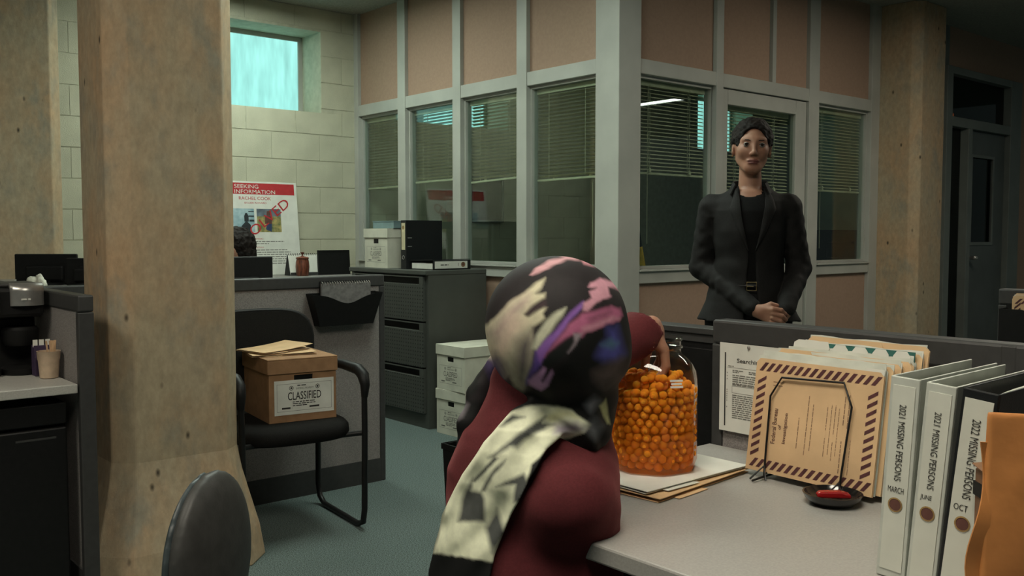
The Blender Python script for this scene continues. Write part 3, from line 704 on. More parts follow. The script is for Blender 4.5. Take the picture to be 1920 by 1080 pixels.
# loose folders on the brown box
def flat_folder(label, loc, rotz, w, d, mat, sheets=2, lift=0.006, cat='folder', group=None):
    t = thing('paper_folder', label, cat, loc, rotz, group)
    MB().sheet(lambda u, v: ((u-.5)*w, (v-.5)*d, 0.0), 4, 4, (0, 0, 0.0012)).build('back_cover', mat, t)
    for k in range(sheets):
        a = random.uniform(-0.05, 0.05)
        MB().sheet(lambda u, v: (((u-.5)*math.cos(a)-(v-.5)*math.sin(a)*0.7)*w*0.93, ((v-.5)*math.cos(a)+(u-.5)*math.sin(a))*d*0.93, 0.002+0.0012*k), 2, 2, (0, 0, 0.0008)).build('sheet', M_paper, t)
    zt = 0.002+0.0012*sheets
    MB().sheet(lambda u, v: ((u-.5)*w, (v-.5)*d-0.004, zt + lift*u*u), 6, 4, (0, 0, 0.0012)).build('front_cover', mat, t)
    tw = w*0.3; MB().sheet(lambda u, v: (-w*0.35+tw*u, -d/2-0.014+0.014*v, 0.0004), 2, 1, (0, 0, 0.001)).build('tab', mat, t)
    return t
ZB = 0.462+0.2635
flat_folder('lower manila folder on the lid of the brown archive box', (1.84, 3.69, ZB), -14, 0.27, 0.22, M_manila, 3, 0.004)
flat_folder('upper creased manila folder on the lid of the brown archive box', (1.83, 3.715, ZB+0.012), 9, 0.25, 0.20, M_manila, 2, 0.018)

# ------------------------------------------------------------------ black wall pocket with notebook
t = thing('wall_pocket', 'black plastic wall pocket hanging on the grey cubicle partition', 'wall pocket', (2.30, 3.955, 0.80))
def pk(u):  # scooped front edge
    return 0.15 - 0.045*math.exp(-((u-0.0)/0.09)**2)
m = MB(); N_ = 20
for yy0, yy1, top in ((-0.052, -0.049, True),):
    pts = []
    for i in range(N_+1):
        u = -0.19 + 0.38*i/N_; pts.append((u, pk(u)))
    poly = [(-0.145, 0.0), (0.145, 0.0)] + pts[::-1]
    m.prism(poly, -0.052, -0.049, lambda u, v, w: (u, w - v*0.12, v))
m.build('front', M_black, t)
MB().prism([(-0.145, 0), (0.145, 0), (0.19, 0.155), (-0.19, 0.155)], -0.004, -0.001, lambda u, v, w: (u, w, v)).build('back', M_black, t)
MB().box((-0.145, -0.05, 0), (0.145, -0.002, 0.003)).build('bottom', M_black, t)
for s in (-1, 1):
    MB().prism([(-0.05, 0.0), (-0.002, 0.0), (-0.002, 0.152), (-0.068, 0.152)], -0.0015, 0.0015, lambda u, v, w, s=s: (s*(0.145+0.045*v/0.155)+w, u, v)).build('side', M_black, t)
t = thing('spiral_notebook', 'spiral-bound notebook standing in the black wall pocket', 'notebook', (2.315, 3.938, 0.806), 0)
MB().box((-0.135, -0.006, 0), (0.135, 0.006, 0.193)).build('pages', pm('grey_sheet', (0.17, 0.165, 0.16), 0.85, nscale=50), t)
bx('cover', (-0.138, 0.007, 0), (0.138, 0.009, 0.204), M_black, t)
for k in range(20):
    x = -0.128+0.256*k/19
    MB().tube([(x, 0.009*math.cos(a), 0.192+0.009*math.sin(a)) for a in np.linspace(0, 2*math.pi, 9)[:-1]], 0.0016, 5, True).build('spiral_ring', M_silver if k == 0 else M_silver, t)

# ------------------------------------------------------------------ credenza, poster and things by the block wall
M_cred = pm('grey_laminate', (0.22, 0.21, 0.195), 0.6, nscale=30, namt=0.05)
t = thing('credenza', 'low grey storage credenza along the block wall behind the partition', 'cabinet', (2.75, 6.23, 0))
bx('top', (-1.02, -0.235, 0.905), (1.0, 0.235, 0.935), M_cred, t, 0.003)
bx('body', (-1.01, -0.20, 0.06), (0.98, 0.235, 0.905), M_cred, t)
for k in range(4): bx('door', (-1.0+0.495*k, -0.215, 0.08), (-0.51+0.495*k, -0.20, 0.89), M_cred, t, 0.002)
ZC = 0.936
# the poster leans on the wall
t = thing('poster_board', 'white foam poster board with a red banner leaning on the block wall', 'poster', (3.05, 6.375, ZC), 0)
t.rotation_euler = (R(-6), 0, 0)
PW, PHt = 0.64, 0.685
bx('board', (-PW/2, 0, 0), (PW/2, 0.006, PHt), M_paper, t, 0.001)
og = (-PW/2, 0, 0); xd, yd = (1,0,0), (0,0,1); L_ = 0.0008
q = lambda a, b, c, d, mm, nm='print', l=0.0006: quads(t, [(a, b, c, d)], mm, og, xd, yd, nm, l)
q(0.02, PHt-0.095, PW-0.02, PHt-0.013, M_red, 'banner')
lettering(t, 'SEEKING', M_paper, (-PW/2+0.15, 0, PHt-0.052), xd, yd, 0.185, 0.028, 0.0, lift=0.0012)
lettering(t, 'INFORMATION', M_paper, (-PW/2+0.15, 0, PHt-0.090), xd, yd, 0.315, 0.028, 0.0, lift=0.0012)
polys(t, ring_rects(0.085, PHt-0.054, 0.028, 0.034) + ring_rects(0.085, PHt-0.054, 0.012, 0.017), M_gold, og, xd, yd, 'seal', 0.0012)
lettering(t, 'RACHEL COOK', M_red, (-PW/2+0.18, 0, PHt-0.136), xd, yd, 0.25, 0.024, 0.004)
lettering(t, '$15,000 REWARD', M_red, (-PW/2+0.22, 0, PHt-0.165), xd, yd, 0.172, 0.014, 0.006)
M_ph1 = pm('blue_snow_photo', (0.42, 0.55, 0.58), 0.7, nscale=12, col2=(0.16, 0.28, 0.33))
M_ph2 = pm('autumn_photo', (0.42, 0.33, 0.12), 0.7, nscale=25, col2=(0.10, 0.13, 0.05))
M_ph3 = pm('hill_photo', (0.16, 0.20, 0.24), 0.7, nscale=18, col2=(0.08, 0.10, 0.12))
M_fig = pm('dark_figure_print', (0.02, 0.025, 0.03), 0.7)
M_figb = pm('denim_figure_print', (0.03, 0.05, 0.12), 0.7)
px0, px1, pz0, pz1 = 0.105, 0.29, PHt-0.37, PHt-0.20
q(px0, pz0, px1, pz1, M_ph1, 'photo')
polys(t, [[(0.185, pz0+0.04), (0.255, pz0+0.0), (0.26, pz0+0.05), (0.235, pz0+0.075), (0.22, pz0+0.075)]], M_fig, og, xd, yd, 'photo_figure', 0.0012)
polys(t, [[(0.212, pz0+0.075), (0.246, pz0+0.075), (0.245, pz0+0.115), (0.235, pz0+0.138), (0.222, pz0+0.138), (0.212, pz0+0.115)]], M_fig, og, xd, yd, 'photo_figure', 0.0013)
quads(t, [(0.245, pz1-0.025, 0.288, pz1-0.018), (0.245, pz1-0.06, 0.288, pz1-0.05), (0.25, pz1-0.095, 0.288, pz1-0.08)], M_fig, og, xd, yd, 'photo_detail', 0.0011)
px2, px3 = 0.31, 0.50
q(px2, pz0, px3, pz0+0.115, M_ph2, 'photo'); q(px2, pz0+0.115, px3, pz1, M_ph3, 'photo')
polys(t, [[(0.375, pz0+0.02), (0.42, pz0), (0.425, pz0+0.06), (0.385, pz0+0.06)]], M_figb, og, xd, yd, 'photo_figure', 0.0012)
polys(t, [[(0.37, pz0+0.06), (0.425, pz0+0.06), (0.43, pz0+0.115), (0.375, pz0+0.12)], [(0.385, pz0+0.12), (0.418, pz0+0.12), (0.415, pz0+0.155), (0.39, pz0+0.155)]], M_brownink, og, xd, yd, 'photo_figure', 0.0013)
ang = R(38); xdr = (math.cos(ang), 0, math.sin(ang)); ydr = (-math.sin(ang), 0, math.cos(ang))
lettering(t, 'SOLVED', M_red, (-PW/2+0.235, 0, PHt-0.44), xdr, ydr, 0.44, 0.072, 0.0, lift=0.0018)
lettering(t, 'REMARKS', M_red, (-PW/2+0.285, 0, PHt-0.425), xd, yd, 0.065, 0.010, 0.0)
lettering(t, 'DETAILS', M_red, (-PW/2+0.29, 0, PHt-0.487), xd, yd, 0.06, 0.010, 0.0)
quads(t, dashes(0.14, PHt-0.442, 0.56, 2, 0.017, 0.006, 0.8, 11) + dashes(0.12, PHt-0.505, 0.57, 8, 0.0165, 0.006, 0.85, 12), M_inkg, og, xd, yd)
# desk calendar, wooden pot, frame
t = thing('desk_calendar', 'small tent desk calendar behind the brown wooden pot', 'calendar', (3.285, 6.19, ZC), 0)
MB().prism([(-0.045, 0.0), (0.045, 0.0), (0.004, 0.15), (-0.004, 0.15)], -0.125, -0.123, lambda u, v, w: (w, u, v)).build('side_edge', M_black, t)
MB().sheet(lambda u, v: (-0.123+0.25*u, -0.045+0.041*v, 0.15*v), 1, 1, (0, 0.001, 0)).build('front_page', M_paper, t)
MB().sheet(lambda u, v: (-0.123+0.25*u, 0.045-0.041*v, 0.15*v), 1, 1, (0, 0.001, 0)).build('back_page', M_black, t)
bx('base_strip', (-0.123, -0.048, 0), (0.127, -0.045, 0.022), M_cap, t)
for k in range(14):
    x = -0.115+0.23*k/13; MB().tube([(x, 0.007*math.cos(a), 0.148+0.009*math.sin(a)) for a in np.linspace(0, 2*math.pi, 9)[:-1]], 0.002, 5, True).build('spiral_ring', M_black, t)
M_wood = pm('turned_redwood', (0.17, 0.05, 0.026), 0.45, nscale=14, namt=0.3, stretch=(6, 6, 1), coat=0.2)
t = thing('wooden_pot', 'turned reddish wooden pot with a knobbed lid', 'pot', (3.225, 6.085, ZC))
MB().lathe([(0.040, 0), (0.044, 0.006), (0.047, 0.04), (0.049, 0.065), (0.046, 0.10), (0.042, 0.118), (0.043, 0.122)], 24).build('body', M_wood, t, smooth=50)
MB().lathe([(0.046, 0.122), (0.047, 0.128), (0.04, 0.134), (0.014, 0.139), (0.006, 0.146), (0.006, 0.154), (0.013, 0.163), (0.015, 0.168), (0.0, 0.170)], 24).build('lid', M_wood, t, smooth=50)
t = thing('photo_frame', 'black back of an upright frame at the end of the credenza', 'frame', (3.51, 6.13, ZC))
t.rotation_euler = (R(-4), 0, R(-2))
bx('backing', (-0.12, 0, 0.0), (0.128, 0.012, 0.175), M_black, t, 0.002)
MB().box((-0.128, -0.003, 0), (-0.118, 0.015, 0.18)).box((0.12, -0.003, 0), (0.13, 0.015, 0.18)).box((-0.118, -0.003, 0.17), (0.12, 0.015, 0.18)).box((-0.118, -0.003, 0), (0.12, 0.015, 0.01)).build('rim', M_black, t)
# desk and monitor of the cubicle
t = thing('cubicle_desk', 'grey cubicle desk behind the partition with a monitor on it', 'desk', (2.0, 4.45, 0))
bx('top', (-0.48, -0.40, 0.71), (0.50, 0.25, 0.74), M_cred, t, 0.003)
for s in (-0.46, 0.45): bx('panel_leg', (s, -0.38, 0), (s+0.03, 0.23, 0.71), M_cap, t)
def monitor(label, loc, rotz, w=0.45, h=0.28, base=0.10, name='computer_monitor'):
    t = thing(name, label, 'monitor', loc, rotz, 'black computer monitors seen from behind')
    bx('shell', (-w/2, -0.012, base), (w/2, 0.012, base+h), M_black, t, 0.006)
    bx('rear_bulge', (-w*0.3, -0.035, base+h*0.12), (w*0.3, -0.012, base+h*0.62), M_black, t, 0.01)
    bx('screen', (-w/2+0.012, 0.012, base+0.012), (w/2-0.012, 0.014, base+h-0.012), pm('dark_screen', (0.02, 0.025, 0.03), 0.15), t)
    MB().box((-0.03, -0.028, 0.008), (0.03, -0.014, base+0.1)).build('stand', M_black, t); MB().lathe([(0.10, 0), (0.10, 0.006), (0.03, 0.012), (0.0, 0.013)], 20, (0, -0.01, 0)).build('foot', M_black, t, smooth=30)
    return t
monitor('black monitor back just right of the big pillar in front of the poster', (2.055, 4.62, 0.741), -3, 0.42, 0.275)

# ------------------------------------------------------------------ coffee counter at left
t = thing('coffee_counter', 'pale grey counter with a black mini fridge below at left', 'counter', (0.50, 3.26, 0))
bx('worktop', (-0.60, -0.02, 0.712), (0.40, 0.64, 0.742), pm('pale_grey_laminate', (0.40, 0.39, 0.36), 0.45, nscale=200, namt=0.06), t, 0.003)
bx('side_panel', (-0.60, 0.0, 0), (-0.57, 0.62, 0.712), M_cap, t)
t = thing('mini_fridge', 'black mini fridge under the pale grey counter', 'fridge', (0.62, 3.28, 0))
bx('cabinet', (-0.25, 0.04, 0.02), (0.255, 0.55, 0.68), M_black, t, 0.004)
d = bx('door', (-0.25, 0.0, 0.03), (0.255, 0.038, 0.60), M_blackm, t, 0.006)
bx('top_fascia', (-0.25, 0.004, 0.61), (0.255, 0.038, 0.68), M_black, t, 0.004)
bx('handle', (0.10, -0.0015, 0.565), (0.22, 0.0, 0.572), M_cap, d)
MB().obox((-0.2, 0.1, 0.01), (0.04, 0.04, 0.02)).obox((0.2, 0.1, 0.01), (0.04, 0.04, 0.02)).obox((-0.2, 0.5, 0.01), (0.04, 0.04, 0.02)).obox((0.2, 0.5, 0.01), (0.04, 0.04, 0.02)).build('feet', M_black, t)
t = thing('coffee_maker', 'black and silver coffee maker on the pale grey counter', 'coffee maker', (0.757, 3.64, 0.743))
for sx in (-0.065, 0.065):
    MB().lathe([(0.062, 0), (0.066, 0.004), (0.068, 0.022), (0.058, 0.028), (0.0, 0.03)], 24, (sx, -0.02, 0)).build('drip_base', M_black, t, smooth=40)
bx('column', (-0.13, 0.03, 0.0), (0.125, 0.15, 0.20), M_black, t, 0.012)
bx('head', (-0.135, -0.075, 0.20), (0.13, 0.15, 0.305), M_black, t, 0.014)
MB().lathe([(0.0, 0.10), (0.05, 0.10), (0.058, 0.115), (0.06, 0.155), (0.052, 0.165), (0.0, 0.165)], 20, (0.065, -0.01, 0)).build('brew_basket', M_black, t, smooth=40)
MB().sheet(lambda u, v: (0.022+0.105*u, -0.083-0.02*math.sin(math.pi*u)+0.03*max(0, v-0.75)*4*0.6, 0.242+0.078*v), 10, 8, (0, 0.02, 0)).build('silver_flap', M_silver, t, smooth=60)
quads(t, dashes(0.0, 0.0, 0.05, 1, 1, 0.006, 1, 21), M_paper, (0.05, -0.1045, 0.262), (1,0,0), (0,0,1), 'flap_print', 0.0)
s = bx('control_panel', (-0.125, -0.086, 0.222), (-0.012, -0.074, 0.298), M_silver, t, 0.003)
for k in range(3): bx('button', (-0.065, -0.09, 0.228+0.022*k), (-0.022, -0.085, 0.242+0.022*k), M_black, s)
bx('lid', (-0.13, -0.05, 0.306), (0.125, 0.14, 0.318), M_cap, t, 0.005)
t = thing('paper_cup', 'beige ribbed cup of wooden stirrers beside the coffee maker', 'cup', (0.866, 3.445, 0.743))
MB().lathe([(0.027, 0.0), (0.029, 0.002), (0.034, 0.062), (0.0355, 0.064), (0.037, 0.090), (0.0385, 0.092), (0.0365, 0.092), (0.034, 0.066), (0.028, 0.005), (0.0, 0.005)], 24).build('cup', pm('beige_card', (0.55, 0.42, 0.30), 0.7, nscale=20), t, smooth=40)
M_stir = pm('birch_wood', (0.58, 0.38, 0.22), 0.7, nscale=40)
for k in range(7):
    a = random.uniform(-0.25, 0.25); x = 0.002+0.02*random.random(); y = -0.012+0.024*random.random()
    MB().obox((x*0.8+0.045*math.sin(a)*0.4, y, 0.068), (0.006, 0.0016, 0.118), Matrix.Rotation(a*0.45, 3, 'Y')).build('stirrer', M_stir, t)
t = thing('sweetener_box', 'small dark purple sweetener packet box behind the cup', 'box', (0.865, 3.53, 0.743))
bx('carton', (-0.028, -0.02, 0), (0.028, 0.02, 0.105), pm('purple_card', (0.05, 0.03, 0.07), 0.6, nscale=20), t, 0.001)
for k in range(3): bx('packet', (-0.03+0.02*k, -0.012, 0.10), (-0.015+0.02*k, -0.010, 0.125), M_paper, t)
# far-left cubicle behind the counter
t = thing('side_desk', 'grey raised side desk behind the partitions at far left', 'desk', (1.22, 5.30, 0))
bx('top', (-0.45, -0.25, 0.93), (0.42, 0.3, 0.96), M_cred, t, 0.003)
for s in (-0.43, 0.38): bx('panel_leg', (s, -0.23, 0), (s+0.03, 0.28, 0.93), M_cap, t)
monitor('wide black monitor back in front of the dim far pillar', (1.385, 5.50, 0.961), -38, 0.33, 0.165, 0.0)
monitor('smaller black monitor back hard against the left side of the big pillar', (1.53, 5.27, 0.961), -38, 0.22, 0.145, 0.0)
t = thing('tissue_pack', 'crumpled white tissues in a small holder at far left', 'tissues', (1.235, 5.10, 0.961), -40)
V, F = sdf(lambda P: smin(smin(ell(P, (-0.02, 0, 0.03), (0.03, 0.022, 0.032)), ell(P, (0.018, 0, 0.04), (0.022, 0.02, 0.034)), 0.008), ell(P, (0.035, 0, 0.02), (0.015, 0.02, 0.02)), 0.01) + 0.004*wob(P, 160), (-0.06, -0.04, -0.005), (0.06, 0.04, 0.085), 0.004)
mobj('tissue', np_mesh('tissue', [(V, F)], pm('white_tissue', (0.72, 0.72, 0.62), 0.9)), None, t)
MB().tube([(-0.045, -0.024, 0.003), (-0.045, -0.024, 0.025), (0.045, -0.024, 0.025), (0.045, -0.024, 0.003)], 0.0015, 5).tube([(-0.045, 0.024, 0.003), (-0.045, 0.024, 0.025), (0.045, 0.024, 0.025), (0.045, 0.024, 0.003)], 0.0015, 5).box((-0.047, -0.026, 0), (0.047, 0.026, 0.003)).build('wire_holder', M_blackm, t)
t = thing('desk_phone', 'grey desk phone base at the extreme left edge behind the coffee maker', 'phone', (1.10, 5.22, 0.961), -30)
MB().prism([(-0.05, 0), (0.05, 0), (0.05, 0.045), (-0.05, 0.015)], -0.06, 0.06, lambda u, v, w: (w, u, v)).build('base', M_silver, t, bevel=0.003)
MB().tube([(-0.045, -0.045, 0.045), (-0.045, 0.045, 0.06)], [0.016, 0.016], 8).build('handset', M_black, t, smooth=60)
# ------------------------------------------------------------------ near desk
ZD = 0.742
t = thing('work_desk', 'pale grey desk carrying the jar, folders and binders', 'desk', (1.41, 0.30, 0))
M_desk = pm('grey_desk_laminate', (0.33, 0.32, 0.30), 0.4, nscale=250, namt=0.05)
bx('top', (-0.36, -1.05, ZD-0.032), (0.362, 1.06, ZD-0.001), M_desk, t, 0.004)
for y in (-1.03, 1.01): bx('panel_leg', (-0.30, y, 0), (0.35, y+0.03, ZD-0.033), M_cap, t)
t = thing('screen_panel', 'black desk screen with a grey top rail just past the end of the partition', 'screen', (1.885, 1.62, 0))
bx('core', (-0.025, -0.255, 0.0), (0.025, 0.40, 0.965), M_blackm, t)
bx('top_rail', (-0.035, -0.257, 0.985), (0.035, 0.405, 1.0), M_cap, t, 0.002); bx('top_reveal', (-0.029, -0.25, 0.965), (0.029, 0.395, 0.985), M_cap, t)
for k in range(2): bx('face_panel', (-0.033, -0.25+0.325*k, 0.03), (-0.025, 0.07+0.325*k, 0.95), M_blackm, t, 0.002)
# document pinned to the partition
t = thing('pinned_notice', 'white printed notice pinned to the partition left of the striped folder', 'notice', (1.777, 1.332, 0.778), -90)
t.rotation_euler = (0, R(0.0), R(-90))
bx('sheet', (0, -0.006, 0), (0.158, -0.005, 0.204), M_paper, t)
og = (0, -0.006, 0); xd, yd = (1,0,0), (0,0,1)
quads(t, [(0.014, 0.012, 0.0175, 0.182)], M_ink, og, xd, yd, 'margin_bar')
M_serifink = M_ink
lettering(t, 'Searching for', M_ink, (0.048, -0.006, 0.158), xd, yd, 0.092, 0.0125, 0.012)
quads(t, [(0.022, 0.148, 0.15, 0.1487), (0.035, 0.09, 0.15, 0.0907), (0.035, 0.106, 0.15, 0.1067), (0.035, 0.0907, 0.0357, 0.106)], M_inkg, og, xd, yd, 'rule_line')
quads(t, dashes(0.024, 0.1505, 0.05, 1, 1, 0.002, 1, 30) + dashes(0.036, 0.141, 0.065, 2, 0.0038, 0.0022, 1, 31) + dashes(0.08, 0.141, 0.13, 2, 0.0038, 0.0022, 1, 37) + dashes(0.036, 0.13, 0.15, 5, 0.0048, 0.0024, 0.85, 32) + dashes(0.036, 0.108, 0.15, 1, 1, 0.0022, 1, 35) + dashes(0.036, 0.084, 0.15, 12, 0.0047, 0.0024, 0.85, 33)
      + [(0.0205, z, 0.0222, z+0.003) for z in (0.134, 0.127, 0.12, 0.095, 0.09, 0.085, 0.08, 0.075, 0.07, 0.055)], M_inkg, og, xd, yd)
pn = MB().lathe([(0.0, 0.004), (0.003, 0.003), (0.004, 0.0)], 10).build('pin', M_silver, t); pn.location = (0.08, -0.007, 0.198); pn.rotation_euler = (R(90), 0, 0)

# ------------------------------------------------------------------ folders in the wire rack
M_stripe = pm('maroon_stripe_ink', (0.085, 0.028, 0.03), 0.8, nscale=60, namt=0.15)
M_fine = pm('faded_brown_ink', (0.25, 0.15, 0.09), 0.85, nscale=40, namt=0.1)
M_man2 = pm('bright_manila', (0.68, 0.47, 0.265), 0.8, nscale=10, namt=0.06)
M_green = pm('green_card', (0.03, 0.13, 0.11), 0.7, nscale=20)
M_wpap = pm('cool_white_paper', (0.60, 0.62, 0.55), 0.85, nscale=14, namt=0.08)
def stripes(w, h, b=0.024, pitch=0.0165, sw=0.0085, ins=0.008):
    out = []
    k = 0; x = ins
    while x < w-ins-0.012:
        for z0 in (ins, h-ins-b*0.72):
            out.append([(x, z0), (x+sw, z0), (x+sw+0.013, z0+b*0.72), (x+0.013, z0+b*0.72)])
        x += pitch
    z = ins+0.02
    while z < h-ins-0.036:
        for x0 in (ins, w-ins-b*0.8):
            out.append([(x0, z), (x0+b*0.8, z+0.012), (x0+b*0.8, z+0.012+sw*0.85), (x0, z+sw*0.85)])
        z += pitch*0.98
    return out
RX, RY, RZ, RTL, RYAW = 1.594, 1.132, ZD+0.012, 9, -92
def rloc(u, v): return (RX+u*math.cos(R(RYAW))-v*math.sin(R(RYAW)), RY+u*math.sin(R(RYAW))+v*math.cos(R(RYAW)))
def standing_folder(label, dx, dz, du, w, h, mat, cat='folder', name='case_folder', th=0.004, sheets=0, striped=False, tab=None):
    t = thing(name, label, cat, (*rloc(du, dx), RZ+dz), RYAW, 'papers standing in the wire rack')
    t.rotation_euler = (R(-RTL), 0, R(RYAW))
    c = 0.008
    poly = [(0, 0), (w, 0), (w, h-c), (w-c, h), (c, h), (0, h-c)]
    f = lambda u, v, ww: (u, ww, v)
    MB().prism(poly, 0, 0.0009, f).build('front_cover', mat, t)
    MB().prism(poly, th, th+0.0009, f).build('back_cover', mat, t)
    if tab: MB().prism([(tab[0], h), (tab[1], h), (tab[1]-0.006, h+0.013), (tab[0]+0.006, h+0.013)], th, th+0.0009, f).build('tab', mat, t)
    for k in range(sheets):
        o = random.uniform(-0.003, 0.003); hh = h + 0.002 + 0.005*random.random(); y = 0.0015+(th-0.002)*(k+0.5)/sheets
        MB().sheet(lambda u, v: (0.004+o+(w-0.008)*u, y+0.0008*math.sin(9*u+k*2), hh*v+0.0015*math.sin(14*u+k)*v), 10, 2, (0, 0.0005, 0)).build('sheet', M_wpap if k % 2 == 0 else M_paper, t)
    if striped:
        og = (0, 0, 0); xd, yd = (1,0,0), (0,0,1)
        polys(t, stripes(w, h), M_stripe, og, xd, yd, 'striped_border')
        lettering(t, 'Federal Bureau', M_fine if False else M_brownink, (0.063, 0, 0.060), (0,0,1), (-1,0,0), 0.070, 0.0100, 0.01)
        lettering(t, 'of', M_brownink, (0.074, 0, 0.090), (0,0,1), (-1,0,0), 0.009, 0.0075, 0.01)
        lettering(t, 'Investigation', M_brownink, (0.089, 0, 0.064), (0,0,1), (-1,0,0), 0.060, 0.0100, 0.01)
        rr = []
        for (x, z0, z1, tt) in ((0.044, 0.052, 0.13, 0.0022), (0.112, 0.06, 0.12, 0.0016), (0.130, 0.05, 0.165, 0.0016), (0.141, 0.06, 0.15, 0.0016), (0.172, 0.055, 0.09, 0.0014), (0.172, 0.105, 0.15, 0.0014), (0.181, 0.06, 0.155, 0.0012), (0.189, 0.05, 0.085, 0.0014), (0.189, 0.10, 0.155, 0.0014), (0.197, 0.06, 0.15, 0.0012), (0.207, 0.03, 0.09, 0.0018), (0.207, 0.12, 0.175, 0.002), (0.216, 0.03, 0.10, 0.0014), (0.216, 0.115, 0.178, 0.0018), (0.226, 0.03, 0.095, 0.0012)):
            z = z0
            while z < z1: l = random.uniform(0.004, 0.012); rr.append((x, z, x+tt, min(z1, z+l))); z += l+0.0015
        rr += [(0.045, h-0.045, 0.07, h-0.0438), (0.045, h-0.052, 0.068, h-0.0508)]
        quads(t, rr, M_fine, og, xd, yd)
    return t
standing_folder('front manila folder with a maroon diagonally striped border in the wire rack', 0, 0, 0, 0.280, 0.227, M_manila, striped=True, sheets=2)
standing_folder('sheaf of loose white papers directly behind the striped folder', 0.006, 0.0, 0.004, 0.275, 0.236, M_wpap, cat='papers', name='paper_sheaf', th=0.007, sheets=4)
standing_folder('manila folder just behind the loose white papers', 0.018, 0.0, 0.012, 0.275, 0.236, M_man2, sheets=2, th=0.006, tab=(0.02, 0.10))
standing_folder('thick manila folder with ruffled papers in the middle of the rack', 0.034, 0.002, 0.018, 0.275, 0.238, M_man2, sheets=4, th=0.012)
standing_folder('manila folder below the green notched tabs in the rack', 0.054, 0.008, 0.030, 0.272, 0.236, M_man2, sheets=2, th=0.008)
# divider set with notched green and white tabs
t = standing_folder('divider set with white tabs and green notches in the rack', 0.070, 0.012, 0.034, 0.265, 0.236, M_wpap, cat='dividers', name='tab_dividers', th=0.006, sheets=2)
MB().prism([(0.08, 0.225), (0.262, 0.225), (0.262, 0.249), (0.08, 0.249)], 0.004, 0.005, lambda u, v, w: (u, w, v)).build('green_divider', M_green, t)
for k in range(4):
    x0 = 0.088+0.043*k; MB().prism([(x0, 0.228), (x0+0.040, 0.228), (x0+0.037, 0.240), (x0+0.030, 0.2485), (x0+0.010, 0.2485), (x0+0.004, 0.240)], 0.001, 0.002, lambda u, v, w: (u, w, v)).build('white_tab', M_paper, t)
MB().prism([(0, 0.23), (0.075, 0.23), (0.085, 0.238), (0.08, 0.252), (0.012, 0.252), (0.002, 0.246)], 0.001, 0.002, lambda u, v, w: (u, w, v)).build('white_tab', M_paper, t)
standing_folder('manila folder with an inner brown tab near the back of the rack', 0.084, 0.018, 0.044, 0.262, 0.238, M_man2, sheets=3, th=0.007, tab=(0.07, 0.18))
standing_folder('tallest manila folder at the back of the rack against the partition', 0.098, 0.024, 0.052, 0.258, 0.246, M_man2, sheets=1, th=0.004)
# wire rack itself
t = thing('wire_file_rack', 'black wire file rack holding the manila folders upright', 'file rack', (RX, RY, ZD), RYAW)
def rk(u, v, dx=0.0): return (u, -0.006+dx+v*math.tan(R(RTL)), v+0.018)
for k, dx in enumerate((0.0, 0.047, 0.110)):
    sc = 0.018*k + (0.0 if k == 0 else 0.0)
    pts = [rk(0.052, -0.012, dx), rk(0.050, 0.02, dx), rk(0.046, 0.147+sc, dx), rk(0.068, 0.186+sc, dx), rk(0.205, 0.192+sc, dx), rk(0.226, 0.150+sc, dx), rk(0.219, 0.02, dx), rk(0.219, -0.012, dx)]
    MB().tube(pts, 0.0021, 8).build('wire_arch', M_blackm, t, smooth=60)
for u in (0.052, 0.219):
    MB().tube([(u, -0.045, 0.004), (u, -0.01, 0.006), (u, 0.125, 0.010), (u, 0.135, 0.004)], 0.0024, 8).tube([(u-0.014, -0.035, 0.003), (u, -0.008, 0.028), (u+0.014, -0.022, 0.003)], 0.002, 6).build('foot', M_blackm, t, smooth=60)
    MB().tube([(u, -0.008, 0.010), (u, 0.05, 0.024), (u, 0.118, 0.070)], 0.002, 6).build('step_wire', M_blackm, t, smooth=60)
# black dish with red clips
t = thing('black_dish', 'shallow black dish in front of the striped folder', 'dish', (1.537, 0.902, ZD))
MB().lathe([(0.0, 0.0), (0.036, 0.0), (0.048, 0.010), (0.053, 0.020), (0.050, 0.021), (0.044, 0.012), (0.034, 0.005), (0.0, 0.005)], 28).build('bowl', pm('gloss_black', (0.012, 0.011, 0.011), 0.15, nscale=30, spec=0.6), t, smooth=40)
t = thing('red_stapler', 'small glossy red stapler lying in the black dish', 'stapler', (1.533, 0.897, ZD+0.0065), -48)
MB().prism([(-0.03, 0.006), (0.03, 0.006), (0.028, 0.014), (0.01, 0.019), (-0.026, 0.017), (-0.031, 0.012)], -0.009, 0.009, lambda u, v, w: (u, w, v)).build('top_arm', pm('gloss_red', (0.32, 0.01, 0.012), 0.2, nscale=30, spec=0.6), t, bevel=0.003)
bx('base', (-0.031, -0.009, 0.0), (0.03, 0.009, 0.004), M_silver, t, 0.001)

